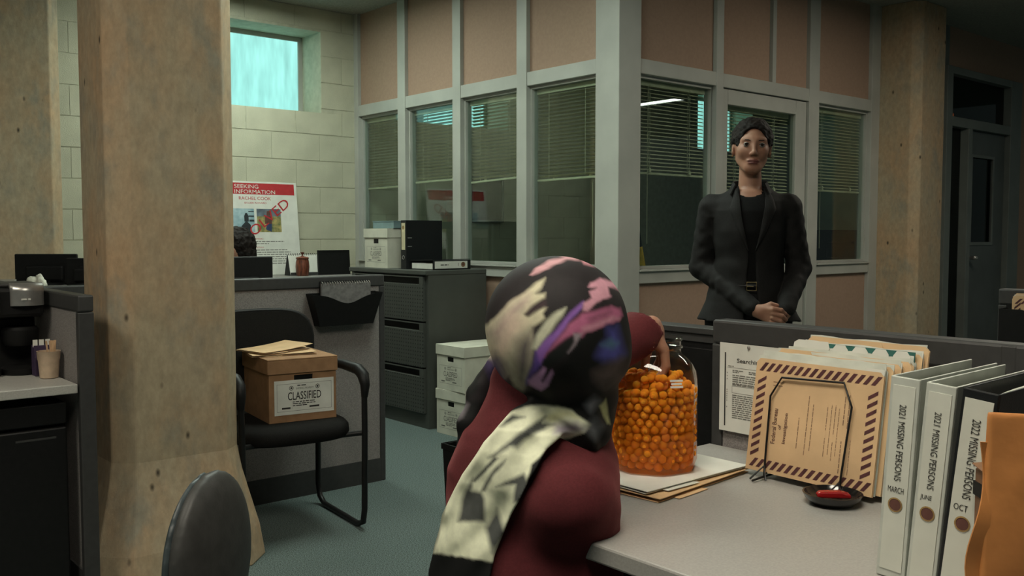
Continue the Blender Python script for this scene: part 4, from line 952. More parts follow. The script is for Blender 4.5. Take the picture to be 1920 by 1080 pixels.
# ------------------------------------------------------------------ missing persons binders
M_binw = pm('white_vinyl', (0.50, 0.52, 0.47), 0.4, nscale=25, namt=0.06)
M_insert = pm('white_insert', (0.60, 0.61, 0.54), 0.6, nscale=20, namt=0.03)
def ring_binder(label, x, y, lean, yaw, w, h, d, cover, line, month, insert=True):
    t = thing('ring_binder', label, 'binder', (x, y, ZD+0.0005), -90+yaw)
    t.rotation_euler = (0, R(lean), R(-90+yaw))
    MB().box((0, 0, 0), (w, 0.004, h)).build('spine', cover, t, bevel=0.0015)
    bx('front_cover', (0, 0.004, 0), (0.0035, d, h), cover, t, 0.001); bx('back_cover', (w-0.0035, 0.004, 0), (w, d, h), cover, t, 0.001)
    for k in range(4):
        a = w*0.40+(w*0.5)*k/4
        MB().sheet(lambda u, v: (a+0.0015*math.sin(7*u+k), 0.02+(d-0.035)*u, 0.006+(h-0.022+0.004*math.sin(3*u+k*2))*v), 6, 1, (w*0.11, 0, 0)).build('page_block', M_paper if k % 2 else M_wpap, t)
    for z in (0.06, h/2, h-0.06):
        MB().tube([(w*0.45+w*0.32*math.cos(a_), 0.022+0.02*math.sin(a_), z) for a_ in np.linspace(0, 2*math.pi, 13)[:-1]], 0.0015, 5, True).build('ring', M_silver, t)
    m_ = 0.12 if insert else 0.1
    s = bx('spine_insert', (w*m_, -0.001, 0.012), (w*(1-m_), 0, h-0.012), M_insert, t)
    og = (w*m_, -0.001, 0.012); ww = w*(1-2*m_); hh = h-0.024
    lettering(s, line, M_ink, (w*m_+ww*0.36, -0.001, 0.012+hh*0.90), (0,0,-1), (1,0,0), hh*0.41, ww*0.30, 0.0)
    lettering(s, month, M_ink, (w*m_+ww*0.12, -0.001, 0.012+hh*0.425), (1,0,0), (0,0,1), ww*(0.72 if len(month) > 4 else 0.5), 0.0085, 0.0)
    polys(s, [disc(ww/2, hh*0.36, 0.0085)], M_brownink, og, (1,0,0), (0,0,1), 'finger_hole')
    polys(s, ring_rects(ww/2, hh*0.36, 0.0085, 0.0105), M_gold, og, (1,0,0), (0,0,1), 'finger_hole_ring', 0.0009)
    return t
ring_binder('white ring binder marked MARCH, nearest the striped folder', 1.262, 0.670, 3.2, 1, 0.042, 0.29, 0.262, M_binw, '2021 MISSING PERSONS', 'MARCH')
ring_binder('white ring binder marked JUNE between the other two', 1.258, 0.624, 4.6, 1, 0.041, 0.288, 0.262, M_binw, '2021 MISSING PERSONS', 'JUNE')
ring_binder('black ring binder with a white 2022 spine insert', 1.252, 0.579, 6.0, 1, 0.046, 0.288, 0.25, M_binderb, '2022 MISSING PERSONS', 'OCT', False)
# brown carton, orange envelope, grey tray at the right edge
t = thing('small_carton', 'small brown carton with a black band next to the black binder', 'box', (1.224, 0.506, ZD), -44)
bx('carton', (0, 0, 0), (0.10, 0.03, 0.185), pm('dark_kraft', (0.20, 0.105, 0.055), 0.8, nscale=25), t, 0.002)
bx('black_band', (-0.0015, -0.0015, 0.150), (0.1015, 0.0315, 0.168), M_black, t)
MB().sheet(lambda u, v: (-0.004+0.1*u, -0.006+0.036*v, 0.186+0.012*u*(1-u)+0.004*v), 6, 3, (0, 0, 0.001)).build('open_flap', pm('dark_kraft', (0, 0, 0)), t)
t = thing('padded_envelope', 'orange padded envelope leaning at the right edge of the desk', 'envelope', (1.165, 0.492, ZD+0.005), -46)
t.rotation_euler = (R(-2), R(2), R(-46))
M_env = pm('orange_paper', (0.50, 0.20, 0.055), 0.7, nscale=9, namt=0.1, bump=0.25, bscale=35)
V, F = sdf(lambda P: np.maximum(np.maximum(np.abs(P[:, 0]-0.11)-0.105, np.abs(P[:, 2]-0.135)-0.132), np.abs(P[:, 1]) - np.clip(0.014*(1-((P[:, 0]-0.11)/0.115)**2)*(1-((P[:, 2]-0.13)/0.15)**2)+0.0035 + 0.0018*wob(P, 45), 0.0028, 0.02)), (-0.02, -0.03, -0.01), (0.24, 0.03, 0.29), 0.004)
mobj('pouch', np_mesh('pouch', [(V, F)], M_env), None, t)
MB().sheet(lambda u, v: (-0.004-0.008*math.sin(6*v)*(u)+0.016*(1-u), -0.004+0.004*math.sin(9*v), 0.03+0.2*v), 4, 14, (0, 0.003, 0)).build('torn_edge', M_env, t, smooth=60)
t = thing('grey_tray', 'grey plastic letter tray behind the black binder', 'tray', (1.645, 0.47, ZD))
M_trayg = pm('smoky_plastic', (0.16, 0.16, 0.16), 0.25, nscale=10, namt=0.08)
bx('base', (-0.10, -0.14, 0.0), (0.10, 0.14, 0.004), M_trayg, t)
for lo, hi in (((-0.10, -0.14, 0.004), (-0.096, 0.14, 0.215)), ((0.096, -0.14, 0.004), (0.10, 0.14, 0.215)), ((-0.096, 0.136, 0.004), (0.096, 0.14, 0.215))): bx('wall', lo, hi, M_trayg, t)

# ------------------------------------------------------------------ papers under the jar, jar, cheese balls
JX, JY = 1.446, 1.252
flat_folder('lower manila folder in the stack under the jar', (1.445, 1.235, ZD), 5, 0.315, 0.225, M_manila, 4, 0.001)
flat_folder('upper cream folder of papers directly under the jar', (1.450, 1.247, ZD+0.0105), 0, 0.31, 0.22, M_paper, 2, 0.0)
ZJ = ZD+0.0105+0.0062
M_jar = glass_mat('clear_jar_plastic', (0.98, 0.95, 0.92), 1.0, 0.03, 1.45)
nt_ = M_jar.node_tree; N_j = nt_.nodes; out_ = N_j['Material Output']; old_ = out_.inputs[0].links[0].from_socket
tl_ = N_j.new('ShaderNodeBsdfTranslucent'); tl_.inputs[0].default_value = (1.0, 0.32, 0.03, 1); df_ = N_j.new('ShaderNodeBsdfDiffuse'); df_.inputs[0].default_value = (0.95, 0.27, 0.02, 1)
ad_ = N_j.new('ShaderNodeMixShader'); ad_.inputs[0].default_value = 0.5; nt_.links.new(tl_.outputs[0], ad_.inputs[1]); nt_.links.new(df_.outputs[0], ad_.inputs[2])
tc_ = N_j.new('ShaderNodeTexCoord'); sp_ = N_j.new('ShaderNodeSeparateXYZ'); nt_.links.new(tc_.outputs['Object'], sp_.inputs[0])
mr_ = N_j.new('ShaderNodeMapRange'); mr_.inputs[1].default_value = 0.205; mr_.inputs[2].default_value = 0.02; mr_.inputs[3].default_value = 0.0; mr_.inputs[4].default_value = 0.42
nt_.links.new(sp_.outputs[2], mr_.inputs[0])
mj_ = N_j.new('ShaderNodeMixShader'); nt_.links.new(mr_.outputs[0], mj_.inputs[0]); nt_.links.new(old_, mj_.inputs[1]); nt_.links.new(ad_.outputs[0], mj_.inputs[2]); nt_.links.new(mj_.outputs[0], out_.inputs[0])   # orange crumb dust on the wall, thickened to stand in for lit glow
t = thing('snack_jar', 'big clear jar full of orange cheese balls', 'jar', (JX, JY, ZJ), 10)
def jr(a, facet):   # faceted, softly rounded section
    k = (a % (math.pi/4)) - math.pi/8
    return (1-facet) + facet*math.cos(math.pi/8)/math.cos(k)
prof = [(0.078, 0.0, 0.6), (0.088, 0.004, 0.9), (0.0925, 0.014, 1), (0.0925, 0.165, 1), (0.0925, 0.180, 0.9), (0.089, 0.197, 0.7), (0.080, 0.212, 0.4), (0.068, 0.224, 0.1), (0.058, 0.231, 0), (0.055, 0.236, 0), (0.055, 0.243, 0), (0.0585, 0.245, 0), (0.0585, 0.249, 0), (0.055, 0.251, 0), (0.055, 0.258, 0), (0.0575, 0.260, 0), (0.0575, 0.265, 0), (0.052, 0.265, 0)]
NJ = 64
def jar_shell(m, off, pr):
    vs = [((r-off)*jr(2*math.pi*k/NJ, f)*math.cos(2*math.pi*k/NJ), (r-off)*jr(2*math.pi*k/NJ, f)*math.sin(2*math.pi*k/NJ), z) for r, z, f in pr for k in range(NJ)]
    fs = [(i*NJ+k, i*NJ+(k+1) % NJ, (i+1)*NJ+(k+1) % NJ, (i+1)*NJ+k) for i in range(len(pr)-1) for k in range(NJ)] + [tuple(range(NJ))[::-1]]
    m.add(vs, fs)
jm = MB(); jar_shell(jm, 0, prof); me = jm.mesh('body', 40)
mobj('body', me, M_jar, t)
ch = quads(t, [(0.0, 0.0, 0.026, 0.004), (0.002, 0.006, 0.024, 0.010), (0.0, 0.012, 0.026, 0.016)], pm('pale_print', (0.62, 0.60, 0.55), 0.6), (0,0,0), (1,0,0), (0,0,1), 'embossed_mark')
a_ = R(-10-40.5-90+12); ch.location = (0.0935*math.cos(a_+0.0), 0.0935*math.sin(a_), 0.175); ch.rotation_euler = (R(-12), 0, a_+R(90))
# balls: nested rings, staggered
M_ball = pm('cheese_orange', (1.0, 0.33, 0.02), 0.75, nscale=160, namt=0.10, bump=0.6, bscale=500, spec=0.2)
M_ball.node_tree.nodes['Principled BSDF'].inputs['Subsurface Weight'].default_value = 0.5; M_ball.node_tree.nodes['Principled BSDF'].inputs['Subsurface Radius'].default_value = (1.0, 0.35, 0.05); M_ball.node_tree.nodes['Principled BSDF'].inputs['Subsurface Scale'].default_value = 0.02
rg = random.Random(3); balls = []
br = 0.0088; layer = 0; z = ZJ+0.008+br
while z < ZJ+0.188:
    top = z > ZJ+0.172
    Rm = 0.0800 if z < ZJ+0.165 else 0.0800-(z-ZJ-0.165)*0.75
    if layer == 0: Rm = 0.074
    rr = Rm; ri = 0
    while rr > 0.004:
        n = max(1, int(2*math.pi*rr/(br*2.04)))
        ph = rg.random()*6.28
        for k in range(n):
            if top and rg.random() < 0.25+0.4*(ri == 0): continue
            a = ph + 2*math.pi*k/n
            j = rr + rg.uniform(-0.0022, 0.0)
            balls.append((JX+j*math.cos(a), JY+j*math.sin(a), z+rg.uniform(-0.0028, 0.0028), br*rg.uniform(0.93, 1.05)))
        rr -= br*1.92; ri += 1
    z += br*1.62; layer += 1
def score(b):
    dx, dy = b[0]-JX, b[1]-JY; r = math.hypot(dx, dy)
    f = -(dx*0.755+dy*0.655)
    return f + (0.14 if b[2] > ZJ+0.168 else 0)
balls.sort(key=score, reverse=True)
ico = bmesh.new(); bmesh.ops.create_icosphere(ico, subdivisions=2, radius=1.0)
bme = bpy.data.meshes.new('cheese_ball'); ico.to_mesh(bme)
iv = np.array([v.co[:] for v in ico.verts]); ifc = [tuple(v.index for v in f.verts) for f in ico.faces]; ico.free()
bme.polygons.foreach_set('use_smooth', [True]*len(bme.polygons)); bme.materials.append(M_ball)
for i, b in enumerate(balls[:300]):
    o = bpy.data.objects.new('cheese_ball', bme); COL.objects.link(o)
    o.location = b[:3]; o.scale = (b[3],)*3; o.rotation_euler = (rg.random()*3, rg.random()*3, rg.random()*3)
    tag(o, 'round orange cheese ball inside the clear jar', 'snack', 'cheese balls in the jar')
m = MB()
for b in balls[300:]: m.add([tuple(iv[i]*b[3]+np.array(b[:3])) for i in range(len(iv))], ifc)
o = m.build('cheese_balls', M_ball, smooth=80); tag(o, 'mass of orange cheese balls deep inside the clear jar', 'snack', 'cheese balls in the jar', 'stuff')

# ------------------------------------------------------------------ waste bin, folders at right edge, foreground office chair
t = thing('waste_bin', 'black rectangular waste bin on the carpet left of the seated woman', 'bin', (2.33, 2.86, 0), 0)
m = MB(); a, b, h = 0.14, 0.13, 0.40
def rect(k, z): return [(-a*k, -b*k, z), (a*k, -b*k, z), (a*k, b*k, z), (-a*k, b*k, z)]
vs = rect(0.9, 0) + rect(1, h) + rect(0.96, h) + rect(0.87, 0.01)
m.add(vs, [(3,2,1,0)] + [(i*4+k, i*4+(k+1) % 4, (i+1)*4+(k+1) % 4, (i+1)*4+k) for i in range(3) for k in range(4)] + [(12,13,14,15)]).build('bucket', M_black, t)
bx('rim', (-a-0.004, -b-0.004, h-0.02), (-a, b+0.004, h+0.003), M_black, t); bx('rim', (a, -b-0.004, h-0.02), (a+0.004, b+0.004, h+0.003), M_black, t)
bx('rim', (-a, -b-0.004, h-0.02), (a, -b, h+0.003), M_black, t); bx('rim', (-a, b, h-0.02), (a, b+0.004, h+0.003), M_black, t)
t = thing('wall_pocket', 'black folder pocket on the far partition at the right edge', 'wall pocket', (3.45, 1.20, 0.70), -90)
MB().prism([(-0.17, 0), (0.19, 0), (0.19, 0.21), (-0.10, 0.275), (-0.17, 0.275)], -0.064, -0.06, lambda u, v, w: (u, w, v)).build('front', M_black, t)
bx('back', (-0.17, -0.004, 0), (0.19, -0.001, 0.29), M_black, t); bx('bottom', (-0.17, -0.06, 0), (0.19, -0.004, 0.004), M_black, t)
bx('side', (-0.17, -0.06, 0.004), (-0.166, -0.004, 0.275), M_black, t); bx('side', (0.186, -0.06, 0.004), (0.19, -0.004, 0.21), M_black, t)
for k, (lab_, dy, top, st) in enumerate((('striped manila folder in the black pocket at the right edge', -0.045, 0.318, True), ('plain manila folder behind the striped one at the right edge', -0.025, 0.336, False))):
    t = thing('case_folder', lab_, 'folder', (3.45+0.0, 1.20+0.0, 0.705), -90, 'folders in the far pocket')
    t.rotation_euler = (0, R(0), R(-90))
    u0 = -0.135+0.05*k
    MB().prism([(u0, 0), (0.15, 0), (0.15, top-0.006), (0.144, top), (u0+0.012, top), (u0, top-0.014)], dy, dy+0.0015, lambda u, v, w: (u, w, v)).build('front_cover', M_manila, t)
    MB().prism([(u0, 0), (0.15, 0), (0.15, top+0.006), (u0+0.012, top+0.006), (u0, top-0.006)], dy+0.006, dy+0.0075, lambda u, v, w: (u, w, v)).build('back_cover', M_manila, t)
    bx('sheet', (u0+0.006, dy+0.003, 0), (0.145, dy+0.004, top+0.001), M_paper, t)
    if st:
        pl = [[(u0+0.008+0.018*i, top-0.03), (u0+0.017+0.018*i, top-0.03), (u0+0.035+0.018*i, top-0.012), (u0+0.026+0.018*i, top-0.012)] for i in range(13)]
        pl += [[(u0+0.008, top-0.05-0.018*i), (u0+0.028, top-0.032-0.018*i), (u0+0.028, top-0.024-0.018*i), (u0+0.008, top-0.042-0.018*i)] for i in range(2)]
        polys(t, pl, M_stripe, (0, dy, 0), (1,0,0), (0,0,1), 'striped_border')

M_chairg = pm('charcoal_leather', (0.045, 0.045, 0.043), 0.5, nscale=40, namt=0.1, bump=0.1, bscale=200)
t = thing('office_chair', 'charcoal office chair back in the foreground left of the seated woman', 'chair', (0.925, 1.77, 0), 40)
V, F = sdf(lambda P: ell(P, (0, 0.20, 0.535), (0.165, 0.045, 0.19)), (-0.25, 0.1, 0.3), (0.25, 0.3, 0.75), 0.01)
mobj('back_cushion', np_mesh('back_cushion', [(V, F)], M_chairg), None, t)
V, F = sdf(lambda P: np.maximum(ell(P, (0, 0.205, 0.532), (0.172, 0.055, 0.196)), 0.212-P[:, 1]), (-0.25, 0.1, 0.3), (0.25, 0.3, 0.75), 0.01)
mobj('back_shell', np_mesh('back_shell', [(V, F)], pm('blue_grey_shell', (0.05, 0.065, 0.07), 0.4)), None, t)
V, F = sdf(lambda P: ell(P, (0, -0.05, 0.40), (0.235, 0.225, 0.05)), (-0.27, -0.31, 0.33), (0.27, 0.21, 0.47), 0.012)
mobj('seat', np_mesh('seat', [(V, F)], M_chairg), None, t)
MB().tube([(0, 0.10, 0.37), (0, 0.25, 0.38), (0, 0.26, 0.50)], 0.018, 8).build('back_bracket', M_black, t, smooth=60)
MB().tube([(0, -0.03, 0.09), (0, -0.03, 0.38)], 0.025, 12).build('gas_lift', M_blackm, t, smooth=60)
for k in range(5):
    a = R(72*k+20); x, y = 0.27*math.cos(a), 0.27*math.sin(a)-0.03
    MB().tube([(0, -0.03, 0.10), (x, y, 0.07)], [0.022, 0.014], 8).build('base_arm', M_black, t, smooth=60)
    MB().tube([(x-0.012*math.sin(a), y+0.012*math.cos(a), 0.028), (x+0.012*math.sin(a), y-0.012*math.cos(a), 0.028)], 0.028, 12).build('caster', M_black, t, smooth=40)

# ------------------------------------------------------------------ inside the office, seen through glass
t = thing('notice_board', 'dark framed notice board on the block wall inside the office', 'board', (5.15, 6.49, 1.36))
bx('board', (-0.22, -0.012, 0.0), (0.26, 0.0, 0.36), pm('dark_board', (0.03, 0.035, 0.03), 0.7), t)
MB().box((-0.24, -0.02, -0.02), (0.28, 0, 0)).box((-0.24, -0.02, 0.36), (0.28, 0, 0.38)).box((-0.24, -0.02, 0), (-0.22, 0, 0.36)).box((0.26, -0.02, 0), (0.28, 0, 0.36)).build('frame', M_framed, t)
t = thing('leaning_pole', 'yellow and black banded pole leaning inside the office by the corner post', 'pole', (4.57, 3.90, 0))
P0, P1 = Vector((0.10, 0, 0.0)), Vector((-0.18, 0.06, 1.32))
M_yel = pm('yellow_paint', (0.60, 0.36, 0.02), 0.5)
for k in range(8):
    a, b = P0.lerp(P1, k/8), P0.lerp(P1, (k+1)/8)
    MB().tube([a, b], 0.018, 8).build('band', M_yel if k % 2 == 0 else M_black, t, smooth=60)
t = thing('office_desk', 'dark desk with a dim screen inside the office', 'desk', (8.9, 5.3, 0))
bx('top', (-0.7, -0.4, 0.71), (0.7, 0.4, 0.74), M_cap, t); bx('panel_leg', (-0.68, -0.38, 0), (-0.65, 0.38, 0.71), M_cap, t); bx('panel_leg', (0.65, -0.38, 0), (0.68, 0.38, 0.71), M_cap, t)
monitor('dim monitor on the desk inside the office, right of the standing woman', (9.25, 5.4, 0.741), -30, 0.55, 0.34, 0.2)
# ------------------------------------------------------------------ people
def skin_mat(name, c, c2):
    m = pm(name, c, 0.5, nscale=30, col2=c2, bump=0.05, bscale=300); b = m.node_tree.nodes['Principled BSDF']
    b.inputs['Subsurface Weight'].default_value = 0.12; b.inputs['Subsurface Radius'].default_value = (0.02, 0.008, 0.004); b.inputs['Subsurface Scale'].default_value = 0.3
    return m
M_skin = skin_mat('skin', (0.36, 0.19, 0.125), (0.325, 0.16, 0.105))
M_lip = skin_mat('lip_skin', (0.21, 0.075, 0.06), (0.185, 0.065, 0.055))
M_hair = pm('dark_hair', (0.010, 0.0065, 0.005), 0.7, nscale=25, namt=0.3, bump=0.6, bscale=90, spec=0.2, stretch=(1, 1, 3))
M_eyew = pm('eye_white', (0.30, 0.27, 0.24), 0.3); M_iris = pm('dark_iris', (0.02, 0.012, 0.008), 0.15)  # eye white darkened, its colour stands in for shade over the eyes
def head_sdf(P):
    """adult head, chin at z=0, crown at 0.218, facing -Y, centred on x=0"""
    ax = P.copy(); ax[:, 0] = np.abs(P[:, 0])
    d = ell(P, (0, 0.014, 0.128), (0.073, 0.092, 0.090))
    d = smin(d, ell(P, (0, -0.028, 0.082), (0.057, 0.060, 0.078)), 0.03)
    d = smin(d, ell(P, (0, -0.060, 0.016), (0.024, 0.022, 0.018)), 0.03)
    d = smin(d, rc(ax, (0.046, 0.002, 0.056), (0.016, -0.058, 0.016), 0.012, 0.012), 0.03)
    d = smin(d, sph(ax, (0.036, -0.055, 0.086), 0.022), 0.022)
    d = smin(d, rc(ax, (0.008, -0.074, 0.131), (0.040, -0.063, 0.132), 0.010, 0.009), 0.016)
    d = smax(d, -sph(ax, (0.0315, -0.0985, 0.1115), 0.0165), 0.014)
    d = smin(d, rc(P, (0, -0.080, 0.122), (0, -0.1015, 0.079), 0.0065, 0.0085), 0.012)
    d = smin(d, sph(P, (0, -0.1015, 0.0775), 0.0085), 0.008)
    d = smin(d, sph(ax, (0.0105, -0.092, 0.0725), 0.0065), 0.007)
    d = smin(d, ell(P, (0, -0.080, 0.0475), (0.025, 0.014, 0.0058)), 0.009)
    d = smin(d, ell(P, (0, -0.079, 0.0375), (0.021, 0.014, 0.0068)), 0.008)
    d = smax(d, -rc(ax, (0, -0.0955, 0.0428), (0.025, -0.082, 0.0392), 0.0024, 0.0016), 0.003)
    e = ell(ax, (0.073, 0.010, 0.100), (0.010, 0.019, 0.031), rotz_np(18))
    e = smax(e, -ell(ax, (0.083, 0.004, 0.102), (0.007, 0.009, 0.018)), 0.004)
    return smin(d, e, 0.006)
def hand_sdf(P, wrist, knuck, up, spread, fingers, thumb, w=0.036, th=0.0115):
    """wrist, knuck: palm axis; up: palm normal; spread: direction across the knuckles;
       fingers: four lists of joint points; thumb: joint points"""
    wrist, knuck, up, spread = [np.array(v, float) for v in (wrist, knuck, up, spread)]
    d = rc(P, wrist, wrist+(knuck-wrist)*0.25, 0.021, 0.021)
    for s in (-1, -0.35, 0.35, 1):
        d = smin(d, rc(P, wrist+spread*s*0.014, knuck+spread*s*w*0.85, 0.014, th), 0.010)
    for f, r in zip(fingers, (0.0088, 0.0092, 0.0088, 0.0075)):
        d = smin(d, chain(P, [np.array(q, float) for q in f], [r*1.1, r, r*0.94, r*0.8], 0.003), 0.004)
    d = smin(d, chain(P, [np.array(q, float) for q in thumb], [0.014, 0.0105, 0.0085], 0.004), 0.008)
    return d
def tor(P, prof, cx=0.0, cy=0.0):
    """torso-like body of elliptic sections: rows (z, half width, half depth, y centre)"""
    pr = np.array(prof, float); z = P[:, 2]
    w = np.interp(z, pr[:, 0], pr[:, 1]); dp = np.interp(z, pr[:, 0], pr[:, 2]); yc = np.interp(z, pr[:, 0], pr[:, 3])
    x = (P[:, 0]-cx)/w; y = (P[:, 1]-cy-yc)/dp
    d = (np.sqrt(x*x+y*y+1e-9)-1)*np.minimum(w, dp)
    return np.maximum(np.maximum(d, z-pr[-1, 0]), pr[0, 0]-z)

# ---- standing woman in a dark blazer; local frame faces -Y (towards the camera)
SW = thing('person', 'woman standing in a dark charcoal blazer and black top, hands clasped', 'person', (3.335, 2.365, 0), -54.6)
HZ = 1.487; RH = rotz_np(6) @ roty_np(3)
def to_head(P): return (P - A_(0.0, 0.0, HZ)) @ RH
armL = [(-0.155, 0.015, 1.345), (-0.198, 0.04, 1.09), (0.030, -0.155, 0.922)]
armR = [(0.155, 0.015, 1.345), (0.204, 0.04, 1.09), (0.145, -0.135, 0.918)]
def body_core(P):
    d = tor(P, [(0.80, 0.15, 0.10, 0.01), (0.95, 0.155, 0.105, 0.015), (1.10, 0.125, 0.09, 0.005), (1.25, 0.14, 0.10, 0), (1.36, 0.145, 0.085, 0.01), (1.41, 0.10, 0.06, 0.015)])
    d = smin(d, rc(P, (0, 0.018, 1.40), (0, 0.016, 1.53), 0.050, 0.041), 0.03)
    for a in (armL, armR): d = smin(d, chain(P, a, [0.045, 0.036, 0.026], 0.02), 0.03)
    for s in (-1, 1): d = smin(d, chain(P, [(s*0.085, 0.015, 0.85), (s*0.09, 0.0, 0.48), (s*0.095, 0.03, 0.09), (s*0.10, -0.07, 0.04)], [0.082, 0.055, 0.038, 0.032], 0.03), 0.03)
    return d
def sw_head(P):
    d = head_sdf(to_head(P))
    return smin(d, smin(rc(P, (0, 0.018, 1.40), (0, 0.016, 1.53), 0.050, 0.043), ell(P, (0, 0.01, 1.345), (0.12, 0.085, 0.07)), 0.03), 0.018)
def sw_handR(P):   # her right hand, laid over the other
    return hand_sdf(P, (0.030, -0.158, 0.922), (0.092, -0.188, 0.905), (0.2, -0.9, 0.3), (0.10, -0.25, 0.96),
        [[(0.096, -0.194, 0.934), (0.128, -0.190, 0.928), (0.143, -0.172, 0.912), (0.140, -0.155, 0.900)],
         [(0.098, -0.196, 0.914), (0.131, -0.194, 0.905), (0.146, -0.176, 0.890), (0.142, -0.158, 0.880)],
         [(0.095, -0.195, 0.896), (0.126, -0.194, 0.884), (0.139, -0.178, 0.870), (0.135, -0.160, 0.862)],
         [(0.090, -0.190, 0.880), (0.114, -0.190, 0.866), (0.126, -0.178, 0.854), (0.122, -0.164, 0.848)]],
        [(0.060, -0.170, 0.935), (0.088, -0.176, 0.950), (0.112, -0.172, 0.945)], w=0.030)
def sw_handL(P):
    return hand_sdf(P, (0.145, -0.138, 0.918), (0.105, -0.160, 0.878), (0, 0.9, 0.2), (0.75, 0.1, -0.6),
        [[(0.122, -0.160, 0.866), (0.106, -0.166, 0.842), (0.092, -0.166, 0.828), (0.082, -0.160, 0.82)],
         [(0.110, -0.162, 0.872), (0.092, -0.168, 0.850), (0.078, -0.167, 0.836), (0.068, -0.160, 0.83)],
         [(0.098, -0.163, 0.880), (0.080, -0.168, 0.860), (0.066, -0.166, 0.848), (0.058, -0.158, 0.842)],
         [(0.090, -0.160, 0.890), (0.072, -0.164, 0.874), (0.060, -0.160, 0.864), (0.054, -0.152, 0.858)]],
        [(0.120, -0.150, 0.905), (0.092, -0.150, 0.905), (0.072, -0.152, 0.895)], w=0.026)
def lipfn(C):
    q = (C - A_(0.0, 0.0, HZ)) @ RH
    return ((np.abs(q[:, 0]) < 0.0235*(1-np.abs(q[:, 2]-0.042)/0.03)) & (q[:, 2] > 0.0315) & (q[:, 2] < 0.0525) & (q[:, 1] < -0.078) & (C[:, 2] > 1.45)).astype(int)
parts = [sdf(sw_head, (-0.14, -0.14, 1.26), (0.14, 0.15, 1.72), 0.0032), sdf(body_core, (-0.30, -0.22, 0.0), (0.30, 0.17, 1.46), 0.011),
         sdf(sw_handR, (0.0, -0.23, 0.82), (0.18, -0.11, 0.98), 0.0028), sdf(sw_handL, (0.03, -0.2, 0.79), (0.19, -0.1, 0.96), 0.0028)]
mobj('body', np_mesh('body', parts, [M_skin, M_lip], matfn=lipfn), None, SW)
def from_head(p): return tuple(RH @ np.array(p) + A_(0, 0, HZ))
for s in (-1, 1):
    ex = from_head((s*0.0315, -0.0765, 0.1115))
    e = MB().lathe([(0.0, -0.0115), (0.0085, -0.008), (0.0115, 0), (0.0085, 0.008), (0, 0.0115)], 14).build('eye', M_eyew, SW, smooth=80); e.location = ex
    i_ = MB().lathe([(0.0, 0.0), (0.0058, -0.0004), (0.0058, 0.001)], 12).build('iris', M_iris, e, smooth=80); i_.rotation_euler = (R(90), 0, R(6)); i_.location = (0.001, -0.0118, 0.0)
    MB().tube([from_head((s*x, y, z)) for x, y, z in ((0.014, -0.0850, 0.1275), (0.024, -0.0840, 0.1305), (0.036, -0.0785, 0.1312), (0.046, -0.0690, 0.1275))], [0.0014, 0.0022, 0.002, 0.0009], 6).build('eyebrow', M_hair, SW, smooth=60)
    MB().tube([from_head((s*x, y, z)) for x, y, z in ((0.0195, -0.0835, 0.1125), (0.026, -0.0885, 0.1165), (0.034, -0.0885, 0.1165), (0.043, -0.080, 0.1125))], [0.001, 0.0019, 0.002, 0.0012], 6).build('eyelash', M_hair, SW, smooth=60)
    MB().lathe([(0, -0.004), (0.004, 0), (0, 0.004)], 8, from_head((s*0.079, 0.002, 0.069))).build('earring', M_gold, SW, smooth=80)
def sw_hair(P):
    q = to_head(P); ax = q.copy(); ax[:, 0] = np.abs(q[:, 0])
    d = ell(q, (0, 0.020, 0.139), (0.086, 0.102, 0.097))
    d = smin(d, ell(q, (0, 0.105, 0.125), (0.045, 0.038, 0.045)), 0.02)
    d = d + 0.0035*wob(q, 110) + 0.002*wob(q, 230, 2)
    cut = smin(ell(q, (0, -0.095, 0.085), (0.066, 0.075, 0.104)), ell(ax, (0.075, -0.012, 0.055), (0.03, 0.045, 0.062)), 0.015)
    d = smax(d, -cut, 0.008)
    d = smax(d, 0.045-q[:, 2], 0.01)
    return d
mobj('hair', np_mesh('hair', [sdf(sw_hair, (-0.12, -0.14, 1.50), (0.12, 0.18, 1.75), 0.0035)], M_hair), None, SW)
M_blaz = pm('charcoal_suiting', (0.0105, 0.010, 0.0098), 0.75, nscale=200, namt=0.15, bump=0.15, bscale=900, spec=0.25)
M_blk = pm('black_knit', (0.006, 0.006, 0.006), 0.85, nscale=300, namt=0.2, spec=0.15)
M_trou = pm('black_trousers', (0.012, 0.012, 0.013), 0.8, nscale=200, namt=0.15, spec=0.2)
TB = [(0.868, 0.215, 0.135, 0.01), (0.95, 0.178, 0.128, 0.012), (1.05, 0.150, 0.118, 0.008), (1.13, 0.140, 0.112, 0.004), (1.24, 0.152, 0.120, 0.0), (1.33, 0.160, 0.112, 0.005), (1.37, 0.160, 0.096, 0.012), (1.40, 0.12, 0.078, 0.018), (1.435, 0.066, 0.066, 0.02)]
def front_y(x, z, off=0.0):
    pr = np.array(TB); w = np.interp(z, pr[:, 0], pr[:, 1]); dp = np.interp(z, pr[:, 0], pr[:, 2]); yc = np.interp(z, pr[:, 0], pr[:, 3])
    return yc - dp*math.sqrt(max(0.02, 1-(x/w)**2)) - off
OPZ = [0.86, 0.96, 1.06, 1.14, 1.18, 1.25, 1.33, 1.40, 1.44]; OPW = [0.030, 0.024, 0.017, 0.012, 0.016, 0.032, 0.046, 0.052, 0.056]
